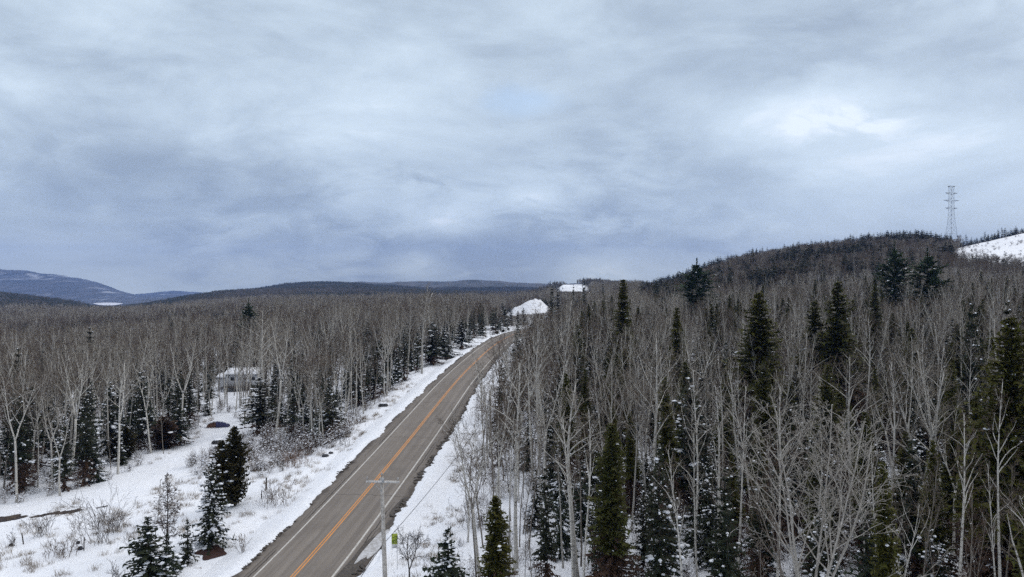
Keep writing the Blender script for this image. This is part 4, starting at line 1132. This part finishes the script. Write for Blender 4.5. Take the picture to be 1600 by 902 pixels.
# undergrowth: brush inside the woods and along their edges
def brush(seed, n=26, h=1.8, w=1.1, r=.012, mat_=None, snow=.1):
    rng = np.random.default_rng(seed); acc = Acc(); out = {0: [], 1: [], 2: []}
    spec = {'rmin': r * .6, 0: (3, 4, 30, .45, .06, .12), 1: (2, 2, 32, .5, .04, .12), 2: (1, 0, 0, 0, 0, .1)}
    for _ in range(n):
        b = np.array([rng.normal(0, w * .25), rng.normal(0, w * .25), 0]); a = rng.uniform(0, 6.28); t = rng.uniform(.05, .75)
        grow(out, rng, b, unit(np.array([cos(a) * t, sin(a) * t, 1])), h * rng.uniform(.45, 1.1), r, 0, spec)
    for l in (0, 1, 2): polys_to(acc, out[l], 3)
    if snow:
        tips = np.array([q[0][-1] for q in out[0] + out[1]]); tips = tips[rng.random(len(tips)) < snow]
        if len(tips): lumps(acc, tips - [0, 0, .1], rng.uniform(.05, .13, (len(tips), 1)) * np.array([[1.4, 1, .6]]), rng, O1, m=1)
    return acc
BR = [brush(400 + i, 22, (1.8, 2.6, 1.4, 3.2)[i], 1.2, .014, snow=.34).build('brush', [M_TWIG2, M_CAP]) for i in range(4)]
p = scatter(34, 150, 3.0, 21)
extra = []
rr = np.random.default_rng(77)
q = np.stack([rr.uniform(-75, 5, 9000), rr.uniform(45, 150, 9000)], -1)
# scrub belt between the clearing's cedar and the left verge forest edge
belt = [(-46, 92), (-38, 91), (-31, 93), (-27.5, 99), (-24, 108), (-28, 112), (-38, 116), (-46, 117)]
qb = q[in_poly(q[:, 0], q[:, 1], belt)]; extra.append(qb[:170])
fl = np.stack([rr.uniform(250, 520, 6000), rr.uniform(440, 640, 6000)], -1); fl = fl[field(fl[:, 0], fl[:, 1])]
fl = fl[fbm(fl[:, 0] / 18, fl[:, 1] / 18, 123, 3) > .05][:420]
p2 = np.concatenate([p] + extra + [fl]); pp = pxof(p2[:, 0], p2[:, 1])
p2 = p2[(pp > -80) & (pp < 1700) & ((p2[:, 1] > 46) | (pp > 1150))]
s = RNG.uniform(.4, .95, len(p2))
instancer('undergrowth', BR, np.stack([p2[:, 0], p2[:, 1], height(p2[:, 0], p2[:, 1]) - .05], -1), RNG.integers(0, 4, len(p2)), np.stack([s, s, s], -1), RNG.uniform(0, 6.28, len(p2)), 'tangled bare brush under the trees and in the scrub by the verge', 'undergrowth')

# dead grass and weeds poking through the snow
M_STRAW = m_twig('dead_straw', (.30, .235, .16), (.20, .155, .11), (.24, .20, .16))
GR = []
for i in range(3):
    rng = np.random.default_rng(500 + i); acc = Acc(); n = 34
    b = rng.normal(0, .28, (n, 3)); b[:, 2] = 0; t = b + rng.normal(0, .16, (n, 3)) + np.array([0, 0, .42]); t[:, 2] = rng.uniform(.15, .7, n)
    acc.segs(b, t, np.full(n, .011), np.full(n, .006), 3); GR.append(acc.build('weeds', [M_STRAW]))
q = np.concatenate([q, np.stack([rr.uniform(-75, 5, 9000), rr.uniform(45, 150, 9000)], -1)])
s_ = q[:, 0] - xr(q[:, 1])
ok = (in_poly(q[:, 0], q[:, 1], CLEAR) & ~in_poly(q[:, 0], q[:, 1], DRIVE)) | ((s_ < -8.5) & (s_ > -20)) | ((s_ > 7.5) & (s_ < 13))
q = q[ok]; s_ = s_[ok]
ok = (s_ < -7.5) | (s_ > 7); q = q[ok]
ok = fbm(q[:, 0] / 4, q[:, 1] / 4, 99, 3) + RNG.uniform(-.35, .35, len(q)) > .12; q = q[ok][:1350]
s = RNG.uniform(.45, 1.1, len(q))
instancer('dry_grass', GR, np.stack([q[:, 0], q[:, 1], height(q[:, 0], q[:, 1]) - .03], -1), RNG.integers(0, 3, len(q)), np.stack([s, s, s], -1), RNG.uniform(0, 6.28, len(q)), 'dead straw coloured grass and weeds poking through the snow of the clearing and verges', 'grass')

# single shrubs of the clearing
def shrub(px, Y, seed, h, w, n, label, m_=None, group='bare shrubs in the clearing', snow=.03):
    x = X(px, Y); o = link('shrub', brush(seed, n, h, w, .02, snow=snow).build('shrub', [m_ or M_TWIG2, M_CAP]), None, (x, Y, H1(x, Y) - .05))
    tag(o, label, 'shrub', group); return o
M_RED = two('reddish_twigs', (.21, .12, .075), (.16, .10, .07), 3)
M_DKT = two('dark_twigs', (.07, .058, .052), (.10, .085, .078), 3)
shrub(154, 69.5, 601, 5.0, 2.2, 26, 'large many stemmed bare shrub in the clearing left of the tamarack', M_DKT)
shrub(178, 73, 602, 2.4, 2.2, 22, 'dark low shrub right behind the large many stemmed shrub', M_DKT)
shrub(66, 72, 603, 2.4, 1.8, 22, 'bare bushy shrub near the left frame edge', M_DKT)
shrub(21, 69, 604, 1.5, .7, 9, 'small dark shrub at the left frame edge beside a stone', M_DKT)
shrub(100, 67, 605, 1.6, 3.2, 30, 'low wide tangle of brown brush left of the black stones')
shrub(118, 73.5, 606, 2.2, .9, 7, 'thin wispy shrub above the black stones')
shrub(424, 79, 607, 2.4, 2.2, 26, 'round bare bush near the wooden post')
shrub(445, 79.5, 608, 2.8, .7, 6, 'thin wispy bush right of the round bare bush')
shrub(460, 96, 609, 2.3, 3.0, 40, 'rusty red brush at the scrubby verge', M_RED)
shrub(480, 101, 610, 2.5, 2.6, 26, 'brown brush right behind the rusty red brush')
shrub(536, 103, 611, 1.7, 2.0, 18, 'dark low brush at the edge of the left verge', M_DKT)
shrub(377, 66.5, 612, 2.0, .9, 8, 'wispy bush right of the snow laden spruce')
shrub(186, 60.5, 613, 2.0, 1.6, 12, 'dark twiggy bush at the bottom edge left of the dark spruce', M_DKT)
shrub(214, 67, 614, 2.8, .9, 8, 'tall thin bush left of the slender sapling', M_DKT)
shrub(560, 115, 615, 1.6, 2.6, 18, 'low pale brush beside the road before the very dark spruce')
shrub(682, 60, 616, 3.0, 1.6, 12, 'twiggy bush on the snow right of the sign', M_DKT, 'bushes on the right verge')
shrub(728, 72, 617, 3.2, 2.0, 14, 'bare bush at the forest edge right of the road', M_DKT, 'bushes on the right verge')
shrub(756, 86, 618, 3.2, 2.0, 14, 'bare bush farther along the right verge', None, 'bushes on the right verge')
shrub(748, 112, 619, 4.0, 2.0, 12, 'thin bare bush close to the road above the crossarm', None, 'bushes on the right verge')

# reddish bare ground under the lone spruce
def needle_litter():
    x0, y0 = X(334, 67.6), 67.2; n = 40; th = np.arange(n) * 2 * pi / n
    rr = 1.15 * (1 + .45 * vnoise(np.cos(th) * 2, np.sin(th) * 2, 7) * 2)
    x = x0 + np.cos(th) * rr; y = y0 + np.sin(th) * rr * 1.2
    V = [np.stack([x0 + (x - x0) * f, y0 + (y - y0) * f, height(x0 + (x - x0) * f, y0 + (y - y0) * f) + .05 + .12 * (1 - f)], -1) for f in (.05, .5, 1)]
    q = []
    for r in range(2):
        for i in range(n): q.append((r * n + i, (r + 1) * n + i, (r + 1) * n + (i + 1) % n, r * n + (i + 1) % n))
    tag(link('needle_litter', mesh('needle_litter', np.concatenate(V), np.array(q), [two('red_litter', (.055, .027, .021), (.04, .021, .017), 4, coord='pos')])), 'reddish brown needle litter under the snow laden spruce', kind='structure')
needle_litter()

# ------------------------------------------------------------------ posts, stones, logs
M_WOODP = two('weathered_pole_wood', (.47, .44, .40), (.31, .285, .255), 5, .85, .2)
M_ARM = two('pale_crossarm_wood', (.58, .56, .53), (.46, .44, .41), 5)
M_DWOOD = two('dark_wet_wood', (.035, .028, .024), (.07, .058, .05), 5)
M_STONE = two('black_stone', (.022, .022, .026), (.05, .05, .055), 4, .6, .3)
def post(px, Y, h, r, lean, label):
    x = X(px, Y); a = Acc(); a.tube([(0, 0, -.2), (lean * .5, 0, h * .5), (lean, 0, h)], [r, r * .95, r * .85], 7)
    tag(link('wooden_post', a.build('wooden_post', [M_DWOOD]), None, (x, Y, H1(x, Y))), label, 'post')
post(416, 84, 1.5, .09, .02, 'dark upright wooden post on the snow between the cedar and the road')
post(408, 80.5, 1.1, .06, .1, 'thin leaning stake below the dark wooden post')
post(131, 67.6, 1.3, .05, .03, 'thin stake right of the two black stones')
post(37, 69.5, 1.1, .06, -.2, 'short leaning stake near the left frame edge')
post(442, 94, 1.5, .07, .03, 'brown stub at the left end of the rusty red brush')
def stone(px, Y, s, label, cap=.6, group=None, name='boulder'):
    x = X(px, Y); rng = np.random.default_rng(int(px * 7)); a = Acc()
    lumps(a, [(0, 0, s[2] * .5)], [s], rng, O2, jit=.12)
    o = link(name, a.build('stone', [M_STONE], True), None, (x, Y, H1(x, Y) - .05)); tag(o, label, 'boulder', group)
    if cap:
        b = Acc(); lumps(b, [(.05, .05, s[2] * 1.35)], [(s[0] * cap, s[1] * cap, s[2] * .28)], rng, O2, jit=.1)
        link('snow_cap', b.build('cap', [M_CAP], True), o)
stone(122, 69.4, (.20, .2, .22), 'upper one of two small black stones in the clearing', 0)
stone(125.5, 67.9, (.27, .2, .27), 'lower one of two small black stones in the clearing', 0)
stone(17, 69.2, (.2, .2, .18), 'small dark stone by the left frame edge', 0)
stone(341, 113, (1.0, .8, .55), 'dark snow topped boulder behind the cedar, the farther one', .8)
stone(342, 108.5, (.85, .7, .45), 'dark snow topped boulder behind the cedar, the nearer one', .7)
stone(598.5, 128, (.9, .6, .45), 'dark block with snow on top beside the left verge', .8)
stone(508, 97.5, (.5, .4, .3), 'dark rock in the snow right of the rusty red brush', .4)
stone(517, 99, (.35, .3, .22), 'smaller dark rock up from the one by the red brush', .4)
stone(545, 109, (.4, .3, .25), 'dark rock at the foot of the verge', .3)
def log(px0, Y0, px1, Y1, r, label, lift=.15):
    a = Acc(); x0, x1 = X(px0, Y0), X(px1, Y1); P = []
    for t in np.linspace(0, 1, 6):
        x = x0 + (x1 - x0) * t; y = Y0 + (Y1 - Y0) * t; P.append((x, y, H1(x, y) + lift))
    a.tube(P, np.linspace(r, r * .6, 6), 7); o = link('fallen_log', a.build('log', [M_DWOOD])); tag(o, label, 'log')
    b = Acc(); b.tube([(p_[0], p_[1], p_[2] + r * .75) for p_ in P], np.linspace(r, r * .6, 6) * .6, 6); link('snow_cap', b.build('cap', [M_CAP], True), o)
log(505, 104, 549, 110, .16, 'snow topped fallen log beside the spruces at the scrubby verge', .35)
log(268, 64.5, 306, 66.5, .2, 'dark fallen log low beside the tamarack', .25)

# ------------------------------------------------------------------ utility poles, cable, sign
M_METAL = two('galvanised_metal', (.36, .37, .38), (.27, .28, .29), 6, .5, .5)
M_PORC = two('grey_porcelain', (.30, .29, .28), (.2, .19, .19), 6, .35, .5)
M_CABLE = two('black_cable', (.02, .02, .02), (.03, .03, .03), 4)
POLE = [((-9.68, 51.0), 12.1, .50), ((-3.1, 98.0), 10.0, 0), ((-14.0, 4.0), 11.5, 0)]
ATT = []
def utility_pole(x, Y, h, lean, label, rz, arm=True):
    g = H1(x, Y); t = thing('utility_pole', label, 'utility pole', (x, Y, g), 0, 'wooden utility poles')
    a = Acc(); P = [(lean * (1 - f), 0, -.3 + (h + .3) * f) for f in np.linspace(0, 1, 8)]
    a.tube(P, np.linspace(.2, .135, 8), 12); link('pole', a.build('pole', [M_WOODP], True), t)
    if arm:
        c, s_ = cos(rz), sin(rz); M = np.array([[c, -s_, 0, 0], [s_, c, 0, 0], [0, 0, 1, 0]], float)
        b = Acc(); b.box(-1.12, -.22, h - .38, 1.38, -.12, h - .23, 0, M); link('crossarm', b.build('crossarm', [M_ARM]), t)
        b = Acc()
        for sg in (-1, 1):
            b.segs([M[:, :3] @ np.array([0, -.2, h - 1.0])], [M[:, :3] @ np.array([sg * .62, -.18, h - .36])], [.02], [.02], 5)
        link('brace', b.build('brace', [M_METAL]), t)
        for ox in (-1.04, 1.28):
            b = Acc(); p0 = M[:, :3] @ np.array([ox, -.17, h - .24]); b.tube([p0, p0 + [0, 0, .10], p0 + [0, 0, .12], p0 + [0, 0, .2], p0 + [0, 0, .22], p0 + [0, 0, .3]], [.02, .02, .075, .085, .055, .04], 8)
            link('insulator', b.build('insulator', [M_PORC], True), t)
        b = Acc(); b.tube([(0, 0, h), (0, 0, h + .12), (0, 0, h + .14), (0, 0, h + .26), (0, 0, h + .34)], [.03, .03, .08, .07, .04], 8); link('insulator', b.build('insulator', [M_PORC], True), t)
        b = Acc(); p0 = M[:, :3] @ np.array([.16, -.28, h - .32]); b.tube([p0, p0 + [0, 0, .3]], [.08, .08], 8); link('bracket', b.build('bracket', [M_METAL]), t)
        # snow on the pole top
    ATT.append(np.array([x, Y - .15, g + 7.0 if arm else g + 6.8]))
    return t
utility_pole(-9.68, 51.0, 12.1, .42, 'weathered grey utility pole with one crossarm at the right road edge, nearest the camera', radians(-4))
utility_pole(-3.1, 98.0, 9.2, .0, 'plain grey pole half hidden by bare branches at the right verge', 0, False)
utility_pole(-14.0, 4.0, 12.0, .0, 'grey utility pole beside the road behind the frame', 0, False)
def cable(a, b, sag, label):
    acc = Acc(); t = np.linspace(0, 1, 24); P = a[None] * (1 - t[:, None]) + b[None] * t[:, None]; P[:, 2] -= sag * 4 * t * (1 - t)
    acc.tube(P, .022, 5); tag(link('overhead_cable', acc.build('cable', [M_CABLE])), label, 'cable', 'overhead cables on the poles')
cable(ATT[0], ATT[1], .6, 'dark cable running from the crossarm pole into the right woods')
cable(ATT[2], ATT[0], .5, 'dark cable hanging from the crossarm pole towards the bottom edge')

def road_sign():
    Y = 63.5; x = X(616.5, Y); g = H1(x, Y); zt = ZT(835, Y) - g
    t = thing('road_sign', 'yellow green road sign with a white tab on a post right of the utility pole', 'sign', (x, Y, g), radians(3))
    a = Acc(); a.box(-.27, -.02, zt - .98, .27, .0, zt); m, tt, b = mat('sign_yellow_green', .5, .4)
    tt.link(tt.mix(tt.ramp(tt.noise(objc(tt), 3.0, 4, .6), .4, .6), (.38, .45, .03), (.24, .31, .04)), b.inputs['Base Color'])
    link('panel', a.build('panel', [m]), t)
    a = Acc()
    for k, (z0, z1) in enumerate(((.20, .42), (.5, .75))):
        v = np.array([(-.24, -.026, zt - z1), (-.24, -.026, zt - z1 + .05), (.22, -.026, zt - z0), (.22, -.026, zt - z0 - .05)]); a.add(v, q=[(0, 3, 2, 1)])
    link('marking', a.build('marking', [two('dark_green', (.06, .10, .03), (.05, .08, .02), 4)]), t)
    a = Acc(); a.box(-.19, -.02, zt - 1.34, .19, .0, zt - 1.0); link('tab', a.build('tab', [two('white_plate', (.62, .63, .62), (.5, .5, .5), 4)]), t)
    for sx in (-.24, .24):
        a = Acc(); a.box(sx - .02, .003, -.3 if sx > 0 else zt - 1.5, sx + .02, .04, zt - .05); link('post', a.build('post', [M_METAL]), t)
road_sign()

# ------------------------------------------------------------------ white house and woodpile
def house():
    Y = 172.0; x = X(376, Y); g = H1(x, Y); base = ZT(616, Y)
    t = thing('house', 'white house with a snow covered roof behind the trees left of the road', 'house', (x, Y, g), radians(6))
    z0 = -.4; zt = ZT(586, Y) - g
    msid = two('white_siding', (.62, .63, .65), (.52, .53, .56), 3, .6, .3); mdark = two('dark_glass', (.02, .022, .028), (.04, .045, .05), 3, .25, .5)
    a = Acc(); a.box(-3.6, 0, z0, 4.4, 7, zt); link('wall', a.build('wall', [msid]), t)
    a = Acc(); a.box(-5.9, 1.2, z0, -3.6, 6.2, zt - .9); link('wing', a.build('wing', [msid]), t)
    def roof(x0, x1, y0, y1, z, rise, nm='roof'):
        a = Acc(); ym = (y0 + y1) / 2
        v = [(x0, y0, z), (x1, y0, z), (x1, y1, z), (x0, y1, z), (x0, ym, z + rise), (x1, ym, z + rise)]
        v2 = [(p_[0], p_[1], p_[2] - .18) for p_ in v[:4]]
        a.add(v + v2, q=[(0, 1, 5, 4), (2, 3, 4, 5), (0, 6, 7, 1), (2, 8, 9, 3), (6, 9, 8, 7)], t=[(0, 4, 3), (1, 2, 5)])
        o = link(nm, a.build(nm, [M_CAP]), t); return o
    roof(-3.95, 4.75, -.5, 7.5, zt + .19, 1.1); roof(-6.2, -3.6, .8, 6.6, zt - .7, .7)
    for wx, w, hh in ((-2.4, .8, .8), (-.6, .7, .8), (2.2, 1.3, .8)):
        a = Acc(); a.box(wx, -.05, zt - 1.5, wx + w, .0, zt - 1.5 + hh); o = link('window', a.build('pane', [mdark]), t)
        a = Acc()
        for b in ((wx - .08, zt - 1.58, wx + w + .08, zt - 1.5), (wx - .08, zt - 1.5 + hh, wx + w + .08, zt - 1.42 + hh), (wx - .08, zt - 1.5, wx, zt - 1.5 + hh), (wx + w, zt - 1.5, wx + w + .08, zt - 1.5 + hh)):
            a.box(b[0], -.08, b[1], b[2], -.003, b[3])
        link('frame', a.build('frame', [two('window_trim', (.55, .55, .55), (.6, .6, .6), 3)]), o)
    a = Acc(); a.box(1.2, 4.2, zt + .3, 1.9, 4.9, zt + 1.9); link('chimney', a.build('chimney', [M_DARKB]), t)
    a = Acc(); a.box(-4.2, -2.2, zt - 3.15, 4.0, -.003, zt - 2.95)
    for px_ in (-4.1, -1.4, 1.3, 3.85): a.box(px_, -2.15, z0, px_ + .12, -2.03, zt - 3.15)
    o = link('deck', a.build('deck', [two('deck_wood', (.09, .075, .065), (.06, .05, .045), 4)]), t)
    a = Acc(); a.box(-4.2, -2.18, zt - 2.1, 4.0, -2.12, zt - 2.02)
    for k in range(21): a.box(-4.2 + k * .405, -2.17, zt - 2.95, -4.15 + k * .405, -2.13, zt - 2.1)
    link('railing', a.build('railing', [two('white_rail', (.5, .5, .5), (.4, .4, .4), 4)]), o)
    a = Acc(); a.box(1.8, -.06, z0 + .3, 2.8, .0, z0 + 2.3); link('door', a.build('door', [two('grey_door', (.12, .12, .13), (.1, .1, .11), 3)]), t)
house()
def woodpile():
    Y = 127; x = X(340, Y); g = H1(x, Y); rz = radians(9)
    t = thing('woodpile', 'long low woodpile under a blue tarp and snow at the end of the snowy track', 'woodpile', (x, Y, g), rz); t.scale = (.88, .88, .95)
    rng = np.random.default_rng(3); a = Acc()
    for zi in range(6):
        for xi in range(22):
            r = .10; px_ = -2.1 + xi * .2 + (zi % 2) * .1; top = 1.12 * (1 - (abs(px_) / 2.35) ** 3)
            if .1 + zi * .19 < top: a.tube([(px_, -.45 + rng.uniform(-.05, .05), .1 + zi * .18), (px_, .45, .1 + zi * .18)], [r, r], 6)
    link('firewood', a.build('firewood', [two('red_brown_wood', (.20, .10, .07), (.13, .075, .055), 6)]), t)
    def drape(x0, x1, out, z0, mt, nm, th):
        n = 24; m = 9; xs = np.linspace(x0, x1, n); V = []
        for xx in xs:
            top = .25 + .95 * max(0, 1 - (abs(xx) / 2.45) ** 2.6) + .07 * float(vnoise(np.array([xx * 2.]), np.array([th]), 5)[0])
            for k in range(m):
                f = k / (m - 1) * 2 - 1
                yy = np.sign(f) * (min(abs(f) * 1.6, 1) * (.5 + out)); zz = top if abs(f) < .6 else top - (abs(f) - .6) / .4 * (top - z0)
                V.append((xx, yy + .04 * rng.normal(), zz + th + .02 * rng.normal() - .08 * f * f))
        q = [(i * m + k, i * m + k + 1, (i + 1) * m + k + 1, (i + 1) * m + k) for i in range(n - 1) for k in range(m - 1)]
        a = Acc(); a.add(V, q=q); o = link(nm, a.build(nm, [mt], True), t); md = o.modifiers.new('thickness', 'SOLIDIFY'); md.thickness = .03; return o
    drape(-.2, 2.35, .08, .15, two('blue_tarp', (.03, .033, .12), (.045, .045, .10), 2, .5, .4), 'tarp', .0)
    a = Acc(); C = [(xx, rng.normal(0, .05), 1.22 - .11 * xx * xx) for xx in np.linspace(-2.0, 1.9, 15)]
    lumps(a, C, [(.35, .52, .2)] * 15, rng, O2, jit=.12); link('snow_cap', a.build('snow_cap', [M_CAP], True), t)
woodpile()

# ------------------------------------------------------------------ transmission tower on the hill
def tower():
    Y = 690.0; x = X(1486.5, Y); g = H1(x, Y); zt = ZT(292, Y) - g
    t = thing('transmission_tower', 'tall steel lattice transmission tower on the right hilltop', 'transmission tower', (x, Y, g), radians(12))
    def hw(z):   # half width at height
        f = z / zt; return np.interp(f, [0, .5, .62, 1], [5.2, 2.2, 1.75, 1.55])
    def seg_list(pairs, r): a = Acc(); a.segs([p_[0] for p_ in pairs], [p_[1] for p_ in pairs], [r] * len(pairs), [r] * len(pairs), 4); return a
    mst = two('dull_galvanised_steel', (.17, .18, .20), (.13, .14, .155), 1, .5, .4)
    lv = [0, .12, .22, .31, .39, .46, .52, .58, .64, .70, .76, .82, .88, .94, 1.0]; lv = [l * zt for l in lv]
    cor = lambda z, k: (np.array([[-1, -1], [1, -1], [1, 1], [-1, 1]][k % 4]) * hw(z)).tolist() + [z]
    for k in range(4):
        link('leg', seg_list([(cor(lv[i], k), cor(lv[i + 1], k)) for i in range(len(lv) - 1)], .13).build('leg', [mst]), t)
    pr = []
    for i in range(len(lv) - 1):
        for k in range(4): pr += [(cor(lv[i], k), cor(lv[i + 1], k + 1)), (cor(lv[i], k + 1), cor(lv[i + 1], k)), (cor(lv[i + 1], k), cor(lv[i + 1], k + 1))]
    link('lattice', seg_list(pr, .05).build('lattice', [mst]), t)
    for z, L in ((ZT(292, Y) - g, 4.5), (ZT(302.5, Y) - g, 7.6), (ZT(314, Y) - g, 9.3), (ZT(326, Y) - g, 7.4)):
        w = hw(z); pr = []
        for sg in (-1, 1):
            tip = (sg * L, 0, z - .1)
            for yy in (-1, 1):
                pr += [((sg * w, yy * w, z), tip), ((sg * w, yy * w, z - 1.4), tip)]
            for f in (.25, .5, .75):
                pr += [((sg * (w + (L - w) * f), w * (1 - f), z), (sg * (w + (L - w) * f), w * (1 - f), z - 1.4 * (1 - f))), ((sg * (w + (L - w) * f), -w * (1 - f), z), (sg * (w + (L - w) * f), w * (1 - f), z - 1.4 * (1 - f)))]
        link('cross_arm', seg_list(pr, .10).build('cross_arm', [mst]), t)
tower()
print('TREES single', int(single.sum()), 'rest', len(rest), 'objects', len(sc.objects))
